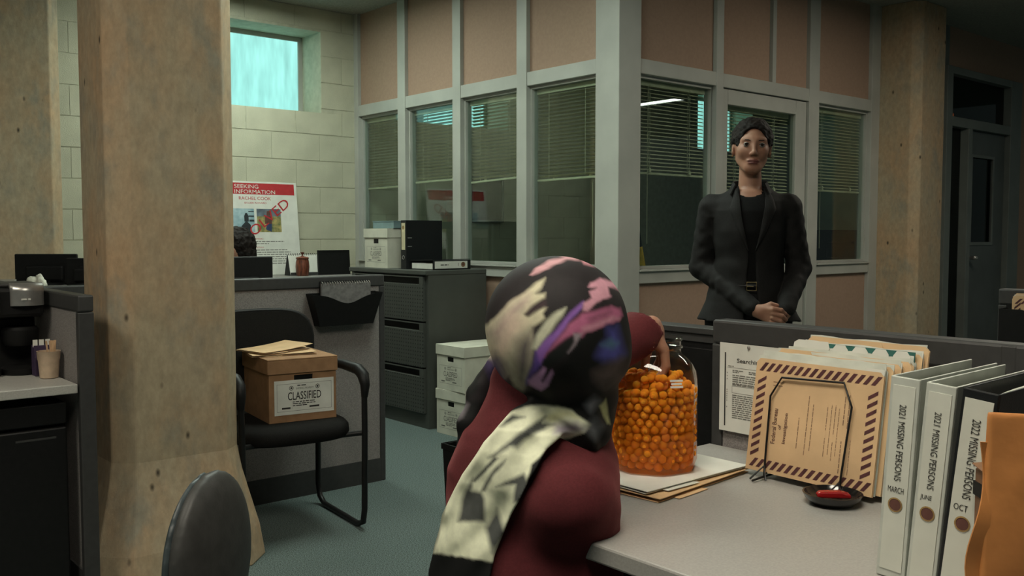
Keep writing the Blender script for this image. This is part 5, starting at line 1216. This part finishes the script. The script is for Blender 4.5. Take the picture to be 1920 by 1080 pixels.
def sw_blazer(P):
    d = tor(P, TB)
    cr = 0.002*wob(P, 38) + 0.0022*np.sin(P[:, 2]*55+P[:, 0]*50+2*np.sin(P[:, 0]*30))*np.exp(-((P[:, 2]-1.12)/0.08)**2)
    d = d + cr
    op = np.maximum(np.abs(P[:, 0]-0.012) - np.interp(P[:, 2], OPZ, OPW), P[:, 1]-0.0)
    d = smax(d, -op, 0.006)
    inner = tor(P, [(z, w-0.014, dd-0.014, y) for z, w, dd, y in TB]); d = np.where(P[:, 2] < 1.1, np.maximum(d, -inner), d)
    d = smax(d, -rc(P, (0, 0.014, 1.37), (0, 0.012, 1.5), 0.060, 0.058), 0.005)
    for a, r in ((armL, [0.058, 0.049, 0.037]), (armR, [0.058, 0.049, 0.037])):
        q = chain(P, a[:2] + [tuple(np.array(a[2])*0.94+np.array(a[1])*0.06)], r, 0.02)
        for (A0, A1) in ((a[0], a[1]), (a[1], a[2])):
            A0 = np.array(A0); A1 = np.array(A1); tt = np.clip(((P-A0) @ (A1-A0))/((A1-A0) @ (A1-A0)), 0, 1)
            q = q + 0.0013*np.sin(tt*26+P[:, 0]*70+2*np.sin(P[:, 1]*60))*np.sin(tt*math.pi)
        q = q + 0.002*wob(P, 80, 5)
        d = np.where(P[:, 2] > 1.30, smin(d, q, 0.025), smin(d, q, 0.006))
    return d
mobj('blazer', np_mesh('blazer', [sdf(sw_blazer, (-0.30, -0.24, 0.84), (0.30, 0.18, 1.47), 0.0055)], M_blaz), None, SW)
for s in (-1, 1):
    inn = [(0.054, 1.425), (0.052, 1.37), (0.044, 1.30), (0.030, 1.235), (0.013, 1.165)]
    out = [(0.066, 1.425), (0.083, 1.375), (0.094, 1.335), (0.062, 1.255), (0.016, 1.163)]
    def lap(u, v, s=s):
        t_ = u*(len(inn)-1); i = min(int(t_), len(inn)-2); f = t_-i
        a = np.array(inn[i])*(1-f)+np.array(inn[i+1])*f; b = np.array(out[i])*(1-f)+np.array(out[i+1])*f
        p = a*(1-v)+b*v; x = 0.012+s*p[0] if u > 0.2 else 0.012*u/0.2+s*p[0]
        return (x, front_y(x, p[1], 0.006+0.003*math.sin(math.pi*v)), p[1])
    MB().sheet(lap, 16, 6, (0, 0.006, 0)).build('lapel', M_blaz, SW, smooth=60)
    col_p = [(s*0.056, -0.035, 1.435), (s*0.066, 0.0, 1.445), (s*0.062, 0.05, 1.452), (s*0.035, 0.085, 1.455), (0.0, 0.095, 1.456)]
    MB().sheet(lambda u, v, s=s: tuple(np.array([np.interp(u, np.linspace(0, 1, 5), [p[k] for p in col_p]) for k in range(3)]) + np.array([s*0.02*v, 0.012*v*u-0.03*v*(1-u), -0.045*v+0.004])), 12, 3, (s*0.004, 0, 0.003)).build('collar', M_blaz, SW, smooth=60)
def sw_top(P): return np.maximum(tor(P, [(z, w-0.012, dd-0.006 if z > 1.1 else dd-0.012, y) for z, w, dd, y in TB[1:]]), smax(P[:, 2]-1.425, -rc(P, (0, -0.03, 1.43), (0, -0.02, 1.6), 0.052, 0.06), 0.01))
mobj('black_top', np_mesh('black_top', [sdf(lambda P: np.maximum(sw_top(P), 1.0-P[:, 2]), (-0.25, -0.2, 0.95), (0.25, 0.18, 1.46), 0.009)], M_blk), None, SW)
def sw_trousers(P):
    d = tor(P, [(0.82, 0.165, 0.115, 0.01), (0.92, 0.165, 0.115, 0.012), (1.04, 0.135, 0.106, 0.008)])
    for s in (-1, 1): d = smin(d, chain(P, [(s*0.085, 0.015, 0.86), (s*0.092, 0.0, 0.48), (s*0.097, 0.03, 0.07)], [0.092, 0.075, 0.066], 0.03), 0.03)
    return np.maximum(d, 0.03-P[:, 2])
mobj('trousers', np_mesh('trousers', [sdf(sw_trousers, (-0.25, -0.2, 0.0), (0.25, 0.2, 1.08), 0.011)], M_trou), None, SW)
MB().tube([(0.139*math.cos(a), 0.008+0.110*math.sin(a), 1.018) for a in np.linspace(0, 2*math.pi, 33)[:-1]], 0.012, 8, True).build('belt', M_blackm, SW, smooth=60)
MB().tube([(0.012+sx*0.019, -0.118, 1.018+sz*0.017) for sx, sz in ((-1,-1),(1,-1),(1,1),(-1,1))], 0.0025, 6, True).tube([(-0.006, -0.119, 1.018), (0.02, -0.121, 1.018)], 0.002, 6).build('belt_buckle', pm('dull_brass', (0.35, 0.26, 0.13), 0.35, metal=0.8), SW)
for s in (-1, 1):
    V, F = sdf(lambda P: np.maximum(smin(rc(P, (s*0.098, 0.04, 0.045), (s*0.105, -0.11, 0.032), 0.042, 0.034), rc(P, (s*0.098, 0.03, 0.05), (s*0.098, 0.03, 0.10), 0.038, 0.038), 0.02), 0.002-P[:, 2]), (s*0.1-0.08, -0.17, -0.01), (s*0.1+0.08, 0.11, 0.15), 0.01)
    mobj('shoe', np_mesh('shoe', [(V, F)], M_black), None, SW)

# ---- seated woman in a patterned headscarf; local frame: x right, y away, z up as seen from the camera
FW = thing('person', 'woman in a patterned headscarf and maroon jacket, reaching into the jar', 'person', (1.092, 1.163, 0), -40.5)
YAW = 148      # her face looks away to the right
RF = rotz_np(YAW) @ rotx_np(8)
def to_fhead(P): return (P - A_(0.012, 0.02, 0.955)) @ RF
shR, elR, wrR = (0.018, -0.085, 0.797), (0.050, 0.185, 0.968), (0.190, 0.290, 1.042)
shL, elL, wrL = (-0.090, 0.06, 0.835), (-0.02, 0.30, 0.80), (0.05, 0.42, 0.775)
TFW = [(0.46, 0.185, 0.15, 0.0), (0.60, 0.165, 0.13, 0.0), (0.72, 0.160, 0.115, 0.005), (0.82, 0.150, 0.105, 0.015), (0.88, 0.115, 0.085, 0.02), (0.93, 0.065, 0.062, 0.02)]
RT = rotz_np(-22)
def trs(P): return (P - A_(-0.045, 0, 0)) @ RT
def fw_core(P):
    d = tor(trs(P), [(z, w-0.02, dd-0.02, y) for z, w, dd, y in TFW])
    d = smin(d, rc(P, (-0.03, 0.02, 0.88), (0.0, 0.02, 1.0), 0.05, 0.05), 0.03)
    d = smin(d, chain(P, [shR, elR, wrR], [0.048, 0.038, 0.027], 0.02), 0.02); d = smin(d, chain(P, [shL, elL, wrL], [0.048, 0.038, 0.027], 0.02), 0.02)
    for s in (-1, 1): d = smin(d, chain(P, [(-0.05+s*0.09, 0.0, 0.52), (0.10+s*0.08, 0.38, 0.50), (0.12+s*0.08, 0.40, 0.08), (0.16+s*0.08, 0.50, 0.05)], [0.09, 0.062, 0.04, 0.035], 0.03), 0.03)
    return d
def fw_hand(P):
    w_ = A_(0.206, 0.292, 1.046)
    return hand_sdf(P, w_, (0.226, 0.296, 1.006), (0.9, 0, 0.4), (0.1, 1, 0.0),
        [[(0.229, 0.270, 1.000), (0.232, 0.268, 0.968), (0.222, 0.268, 0.948), (0.210, 0.270, 0.940)],
         [(0.231, 0.288, 1.000), (0.235, 0.288, 0.964), (0.224, 0.288, 0.942), (0.211, 0.288, 0.934)],
         [(0.230, 0.306, 1.000), (0.233, 0.307, 0.966), (0.222, 0.307, 0.945), (0.209, 0.305, 0.937)],
         [(0.226, 0.321, 1.002), (0.228, 0.323, 0.974), (0.219, 0.323, 0.957), (0.209, 0.320, 0.950)]],
        [(0.205, 0.272, 1.030), (0.192, 0.268, 0.995), (0.190, 0.272, 0.968)], w=0.030)
def fw_handL(P):
    return hand_sdf(P, wrL, (0.085, 0.49, 0.762), (0, 0, 1), (0.85, -0.4, 0),
        [[(0.112, 0.478, 0.758), (0.13, 0.512, 0.757), (0.139, 0.533, 0.753), (0.145, 0.547, 0.751)], [(0.096, 0.489, 0.759), (0.113, 0.527, 0.758), (0.122, 0.55, 0.754), (0.128, 0.564, 0.751)],
         [(0.081, 0.496, 0.759), (0.096, 0.533, 0.758), (0.105, 0.555, 0.754), (0.110, 0.567, 0.751)], [(0.065, 0.499, 0.758), (0.076, 0.528, 0.757), (0.083, 0.546, 0.754), (0.088, 0.557, 0.751)]],
        [(0.08, 0.44, 0.768), (0.112, 0.452, 0.762), (0.132, 0.468, 0.757)], w=0.030, th=0.010)
parts = [sdf(lambda P: head_sdf(to_fhead(P)), (-0.16, -0.14, 0.92), (0.17, 0.17, 1.22), 0.004), sdf(fw_core, (-0.35, -0.25, 0.0), (0.36, 0.60, 1.10), 0.012), sdf(fw_hand, (0.14, 0.2, 0.9), (0.30, 0.38, 1.1), 0.003), sdf(fw_handL, (0.0, 0.38, 0.73), (0.20, 0.62, 0.81), 0.0035)]
mobj('body', np_mesh('body', parts, M_skin), None, FW)
M_mar = pm('maroon_wool', (0.088, 0.017, 0.020), 0.85, nscale=250, namt=0.06, bump=0.12, bscale=700, spec=0.15)
b = M_mar.node_tree.nodes['Principled BSDF']; b.inputs['Sheen Weight'].default_value = 0.25; b.inputs['Sheen Tint'].default_value = (0.6, 0.2, 0.2, 1)
def fw_jacket(P):
    d = tor(trs(P), TFW[:-1])
    d = smin(d, chain(P, [shR, elR], [0.076, 0.044], 0.02), 0.04)
    d = smin(d, chain(P, [shL, elL], [0.070, 0.055], 0.02), 0.04)
    d = smin(d, rc(P, elR, wrR, 0.050, 0.046), 0.02); d = smin(d, rc(P, elL, wrL, 0.056, 0.042), 0.02)
    c = rc(P, (-0.055, 0.0, 0.86), (-0.045, 0.015, 0.965), 0.095, 0.072)
    d = smin(d, c, 0.035)
    d = d + 0.004*wob(P, 22, 1) + 0.0016*wob(P, 60, 4)
    d = smax(d, -sph(P, (0.205, 0.30, 1.06), 0.040), 0.008)
    d = smax(d, -rc(P, (0.0, 0.02, 0.93), (0.0, 0.02, 1.15), 0.066, 0.11), 0.008)
    return np.maximum(d, 0.47-P[:, 2])
mobj('jacket', np_mesh('jacket', [sdf(fw_jacket, (-0.34, -0.24, 0.45), (0.30, 0.50, 1.12), 0.0065)], M_mar), None, FW)
def fw_pants(P):
    d = None
    for s in (-1, 1):
        q = chain(P, [(-0.05+s*0.09, 0.0, 0.535), (0.10+s*0.08, 0.38, 0.51), (0.12+s*0.08, 0.40, 0.09)], [0.11, 0.078, 0.065], 0.03)
        d = q if d is None else smin(d, q, 0.03)
    return np.maximum(d, 0.04-P[:, 2])
mobj('trousers', np_mesh('trousers', [sdf(fw_pants, (-0.35, -0.25, 0.0), (0.36, 0.60, 0.70), 0.014)], M_trou), None, FW)
for s in (-1, 1):
    V, F = sdf(lambda P: np.maximum(rc(P, (0.12+s*0.08, 0.39, 0.045), (0.17+s*0.08, 0.53, 0.032), 0.046, 0.036), 0.002-P[:, 2]), (-0.02+s*0.08, 0.3, -0.01), (0.28+s*0.08, 0.62, 0.12), 0.011)
    mobj('shoe', np_mesh('shoe', [(V, F)], M_black), None, FW)
# headscarf: cap, neck wrap and the tail thrown over the back
def back_y(P):  # distance to jacket, used to drape the tail
    return fw_jacket(P)
tail = [(0.030, 0.945), (-0.010, 0.938), (-0.048, 0.914), (-0.086, 0.864), (-0.118, 0.804), (-0.150, 0.73), (-0.17, 0.65)]
def seg_d(x, z, a, b):
    a = np.array(a); b = np.array(b); ab = b-a
    t = np.clip(((x-a[0])*ab[0]+(z-a[1])*ab[1])/(ab @ ab), 0, 1)
    return np.hypot(x-a[0]-t*ab[0], z-a[1]-t*ab[1]), t
def fw_scarf(P):
    d = ell(P, (0.0, 0.0, 1.078), (0.121, 0.126, 0.116))
    d = smin(d, ell(P, (0.012, -0.01, 1.03), (0.109, 0.112, 0.088)), 0.03)
    fold = np.sin((P[:, 0]*0.75+P[:, 2]*1.0)*58 + 3*np.sin(P[:, 0]*18)) * np.clip((1.04-P[:, 2])/0.12, 0, 1)
    d = d + 0.0035*fold + 0.004*np.sin((P[:, 0]*0.9-P[:, 2]*0.6)*42+0.8)*np.clip((P[:, 0]+0.02)/0.08, 0, 1)*np.clip((1.10-P[:, 2])/0.1, 0, 1)
    nk = ell(P, (0.018, 0.005, 0.935), (0.090, 0.088, 0.046), roty_np(-14))
    nk = smin(nk, ell(P, (0.044, -0.035, 0.905), (0.046, 0.055, 0.048)), 0.03)
    nk = nk + 0.002*np.sin(P[:, 2]*120+P[:, 0]*90+2*np.sin(P[:, 0]*40+P[:, 1]*30)) + 0.003*wob(P, 60, 3)
    nape = rc(P, (0.0, 0.0, 1.03), (0.022, 0.0, 0.93), 0.098, 0.066)
    d = smin(smin(d, nape, 0.02), nk, 0.03)
    # tail lying on the jacket
    j = fw_jacket(P)
    sh = np.abs(j - 0.007) - 0.0075
    q = None
    for i in range(len(tail)-1):
        w0, w1 = [(0.030, 0.036), (0.036, 0.040), (0.040, 0.044), (0.044, 0.047), (0.047, 0.05), (0.05, 0.052)][i]
        r_, tt_ = seg_d(P[:, 0], P[:, 2], tail[i], tail[i+1]); r_ = r_ - (w0+(w1-w0)*tt_); q = r_ if q is None else np.minimum(q, r_)
    tl = smax(sh + 0.0022*np.sin((P[:, 0]*0.85-P[:, 2]*0.55)*130+1.2*np.sin(P[:, 2]*30)), q, 0.006)
    tl = np.maximum(tl, P[:, 1]+0.01)
    d = smin(d, tl, 0.01)
    # second end hanging on her far left shoulder
    e = chain(P, [(-0.098, 0.06, 1.0), (-0.128, 0.06, 0.95), (-0.148, 0.05, 0.90), (-0.160, 0.04, 0.84)], [0.022, 0.021, 0.019, 0.016], 0.02) + 0.003*wob(P, 70)
    d = smin(d, e, 0.015)
    face = ell(P, (0.075, 0.14, 1.045), (0.058, 0.07, 0.082), rotz_np(-32))
    return smax(d, -face, 0.01)
M_scarf = vcol_mat('brushstroke_silk', 0.7, 0.08)
def poly_sd(x, y, pts):
    """signed distance (negative inside) to a closed outline"""
    d = np.full(len(x), 1e18); ins = np.zeros(len(x), bool); n = len(pts)
    for i in range(n):
        ax, ay = pts[i]; bx_, by_ = pts[(i+1) % n]
        ex, ey = bx_-ax, by_-ay; wx, wy = x-ax, y-ay
        t = np.clip((wx*ex+wy*ey)/max(ex*ex+ey*ey, 1e-9), 0, 1)
        d = np.minimum(d, (wx-ex*t)**2+(wy-ey*t)**2)
        if ay != by_:
            ins ^= ((ay > y) != (by_ > y)) & (x < ex*(y-ay)/ey+ax)
    return np.where(ins, -1, 1)*np.sqrt(d)
def scarf_col(V):
    """printed brushstroke pattern of the scarf, laid out across the cloth"""
    d0 = V[:, 1]+1.6
    px = 1043 + V[:, 0]*1761/d0; py = 440 + (1.23-V[:, 2])*1761/d0
    n1 = wob(V, 90, 1); n2 = wob(V, 170, 2)
    px = px + 1.3*n1; py = py + 1.3*n2
    c = np.tile(np.array(srgb(33, 29, 31)), (len(V), 1)).astype(float)
    def P1(pts, rgb, soft=14, a=1.0, gain=1.22):
        q = [(900+u/3.724, 475+v/3.724) for u, v in pts]; lay(q, rgb, soft*1.6/3.724, a, gain, None)
    def P2(pts, rgb, soft=14, a=1.0, gain=1.22, mask=None):
        q = [(825+u/4.122, 680+v/4.122) for u, v in pts]; lay(q, rgb, soft*1.6/4.122, a, gain, mask)
    def lay(q, rgb, soft, a, gain, mask):
        m = np.clip(0.5-poly_sd(px, py, q)/soft, 0, 1)*a
        if mask is not None: m = m*mask
        col_ = np.array(srgb(*[min(255, k*gain) for k in rgb])); c[:] = c*(1-m[:, None])+col_*m[:, None]
    P1([(335,150),(380,100),(470,50),(580,25),(600,-40),(700,-40),(690,45),(600,45),(520,75),(430,120),(350,155)], (152,116,120))
    P1([(700,30),(700,-40),(800,-40),(900,40),(1000,140),(975,210),(930,190),(860,115),(790,90),(715,75)], (152,106,114))
    P1([(440,170),(405,240),(370,280),(430,275),(425,310),(350,360),(290,420),(310,440),(420,370),(440,380),(415,420),(430,450),(380,490),(340,520),(350,640),(345,700),(330,820),(290,980),(230,930),(190,850),(165,870),(110,790),(60,720),(0,640),(20,520),(110,430),(200,330),(300,270),(380,200)], (160,155,132), 18)
    P1([(320,290),(210,360),(130,450),(60,560),(120,620),(220,450),(320,340)], (126,110,106), 60)
    P1([(200,430),(130,560),(80,700),(150,720),(200,620),(280,480)], (166,148,134), 70)
    P1([(330,540),(250,600),(215,720),(235,900),(300,980),(340,760),(352,620)], (84,78,76), 70)
    P1([(90,700),(170,760),(200,860),(160,880),(100,800)], (92,84,84), 50)
    P1([(300,425),(380,350),(430,325),(442,370),(380,380),(320,432)], (58,42,46), 24, gain=1)
    P1([(1100,200),(1100,700),(980,800),(900,1100),(300,1150),(290,985),(420,960),(500,830),(600,690),(700,550),(880,480),(970,440),(990,300),(1030,240)], (14,15,15), 40, gain=1)
    P1([(575,380),(555,430),(500,500),(430,600),(370,680),(340,660),(370,570),(430,480),(520,400)], (160,160,140), 20)
    P1([(700,340),(690,380),(600,470),(540,560),(480,640),(430,720),(400,780),(370,760),(365,690),(420,610),(500,540),(600,420),(660,365)], (112,78,140), 18)
    P1([(970,385),(985,430),(950,470),(880,490),(800,520),(720,545),(690,580),(650,560),(560,600),(480,680),(430,720),(500,620),(590,500),(690,420),(800,395),(900,370)], (138,78,104), 22)
    P1([(960,455),(880,480),(780,520),(700,550),(690,520),(800,480),(900,440)], (150,108,120), 26)
    P1([(800,420),(900,400),(860,440),(760,470),(740,450)], (96,58,74), 40)
    P1([(740,235),(760,200),(830,170),(930,200),(1010,250),(1015,285),(930,240),(880,235),(890,280),(905,295),(800,340),(730,400),(695,400),(700,350),(760,310),(745,270),(800,240)], (156,114,126), 14)
    P1([(630,560),(690,560),(640,640),(590,700),(580,690),(630,620)], (122,112,118), 16)
    P1([(620,580),(630,620),(570,710),(500,770),(430,800),(410,780),(450,700),(540,630)], (24,27,26), 18, gain=1)
    P1([(365,690),(400,780),(350,850),(310,920),(305,890),(345,790)], (74,58,116), 20)
    P1([(420,795),(440,810),(405,890),(415,900),(480,820),(490,840),(450,930),(410,960),(330,920),(320,890),(360,850)], (154,118,154), 16)
    P1([(870,520),(940,510),(960,580),(1000,700),(940,750),(850,760),(790,720),(830,640),(880,600)], (54,54,104), 50)
    P1([(830,640),(900,600),(950,630),(900,665)], (58,82,98), 36)
    P1([(780,830),(900,770),(980,740),(960,860),(850,930),(790,890)], (74,64,62), 60)
    P1([(40,740),(110,740),(150,890),(90,880)], (62,52,84), 40)
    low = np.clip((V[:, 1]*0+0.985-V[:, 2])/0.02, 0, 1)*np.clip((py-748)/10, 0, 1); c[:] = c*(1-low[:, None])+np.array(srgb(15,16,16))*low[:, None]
    tm = (V[:, 1] < 0.0).astype(float)
    P2([(690,330),(560,380),(380,460),(230,700),(60,1000),(-60,1500),(560,1600),(620,1150),(640,920),(680,800),(800,690),(950,600),(1100,545),(1170,490),(1060,420),(1000,370),(900,345)], (178,180,158), 16, mask=tm)
    P2([(880,480),(1040,470),(1110,520),(950,570),(860,560)], (128,122,128), 40, mask=tm)
    P2([(800,430),(900,360),(1010,390),(1060,430),(960,420),(850,460)], (166,166,132), 26, mask=tm)
    dk = (62,64,62)
    P2([(640,420),(540,410),(490,450),(440,500),(480,490),(560,450)], dk, 22, mask=tm)
    P2([(800,420),(640,520),(520,610),(430,690),(355,745),(400,740),(510,660),(570,665),(640,600),(760,530),(870,485),(780,470)], dk, 24, mask=tm)
    P2([(400,740),(300,850),(235,930),(255,940),(320,865),(425,755)], dk, 14, mask=tm)
    P2([(480,760),(400,830),(350,900),(300,1010),(330,1010),(380,900),(440,830)], dk, 18, mask=tm)
    P2([(620,870),(540,910),(480,930),(410,975),(500,960),(560,960),(540,1100),(640,1100),(660,960)], dk, 22, mask=tm)
    P2([(240,900),(200,960),(160,1070),(120,1250),(330,1250),(320,1070),(300,1020),(220,1000),(230,950)], dk, 24, mask=tm)
    P2([(420,1150),(330,1300),(380,1500),(480,1350)], dk, 30, mask=tm)
    P2([(1215,340),(1270,285),(1310,480),(1285,480)], (134,134,98), 16)
    P2([(1100,330),(1180,260),(1225,300),(1150,390)], (74,76,80), 40)
    P2([(1100,500),(1180,430),(1240,500),(1190,600),(1150,560)], (66,68,70), 50)
    P2([(330,40),(300,200),(200,330),(130,480),(90,640),(60,640),(120,380),(250,100)], (20,22,22), 20, gain=1, mask=1-tm)
    P2([(190,290),(230,330),(180,420),(150,440)], (96,92,96), 30, mask=1-tm)
    return c
mobj('headscarf', np_mesh('headscarf', [sdf(fw_scarf, (-0.24, -0.24, 0.58), (0.17, 0.17, 1.22), 0.0025)], M_scarf, vcol=scarf_col), None, FW)
t = thing('stool', 'low black swivel stool under the seated woman', 'stool', (1.048, 1.205, 0))
MB().lathe([(0.0, 0.40), (0.15, 0.40), (0.175, 0.412), (0.175, 0.435), (0.15, 0.448), (0.0, 0.45)], 28).build('seat', M_black, t, smooth=40)
MB().tube([(0, 0, 0.06), (0, 0, 0.40)], 0.022, 12).build('post', M_blackm, t, smooth=60)
for k in range(5):
    a = R(72*k+8); MB().tube([(0, 0, 0.09), (0.2*math.cos(a), 0.2*math.sin(a), 0.02)], [0.018, 0.016], 8).build('leg', M_black, t, smooth=60)

# ---- person seated behind the pillar in the poster cubicle: only curly hair shows
P3 = thing('person', 'person with dark curly hair sitting behind the monitor by the poster', 'person', (2.31, 5.135, 0), -70)
H3 = A_(-0.025, 0.0, 1.045)
def p3_body(P):
    d = tor(P, [(0.47, 0.16, 0.12, 0.0), (0.70, 0.14, 0.10, 0), (0.88, 0.16, 0.10, 0), (0.96, 0.12, 0.07, 0.01)])
    d = smin(d, rc(P, (-0.02, 0.015, 0.94), (-0.025, 0.012, 1.08), 0.052, 0.048), 0.03)
    d = smin(d, head_sdf(P-H3), 0.012)
    for s in (-1, 1):
        d = smin(d, chain(P, [(s*0.16, 0.01, 0.92), (s*0.21, -0.05, 0.70), (s*0.12, -0.26, 0.745)], [0.045, 0.036, 0.027], 0.02), 0.02)
        d = smin(d, chain(P, [(s*0.09, 0, 0.52), (s*0.10, -0.38, 0.50), (s*0.10, -0.38, 0.06)], [0.085, 0.06, 0.04], 0.03), 0.03)
    return d
mobj('body', np_mesh('body', [sdf(p3_body, (-0.32, -0.46, 0.0), (0.32, 0.2, 1.30), 0.008)], M_skin), None, P3)
def p3_hair(P):
    q = P-H3
    d = ell(q, (0.0, 0.025, 0.128), (0.095, 0.112, 0.104)); d = smin(d, ell(q, (0, 0.045, 0.03), (0.10, 0.085, 0.11)), 0.03)
    d = d + 0.006*wob(q, 90) + 0.004*wob(q, 200, 3)
    return smax(d, -ell(q, (0, -0.095, 0.075), (0.062, 0.075, 0.10)), 0.01)
mobj('hair', np_mesh('hair', [sdf(p3_hair, (-0.17, -0.16, 0.92), (0.14, 0.2, 1.32), 0.006)], M_hair), None, P3)
mobj('sweater', np_mesh('sweater', [sdf(lambda P: np.maximum(p3_body(P)-0.014, np.maximum(P[:, 2]-0.985, 0.47-P[:, 2])), (-0.32, -0.30, 0.44), (0.32, 0.2, 1.02), 0.013)], pm('dark_sweater', (0.03, 0.03, 0.035), 0.9)), None, P3)
t = thing('task_chair', 'dark task chair of the person behind the pillar', 'chair', (2.31, 5.135, 0), -70)
MB().lathe([(0.0, 0.38), (0.2, 0.38), (0.22, 0.40), (0.2, 0.43), (0.0, 0.435)], 24).build('seat', M_black, t, smooth=40)
MB().tube([(0, 0, 0.05), (0, 0, 0.38)], 0.025, 10).build('post', M_blackm, t, smooth=60)
for k in range(5):
    a = R(72*k); MB().tube([(0, 0, 0.09), (0.25*math.cos(a), 0.25*math.sin(a), 0.02)], [0.02, 0.016], 8).build('leg', M_black, t, smooth=60)
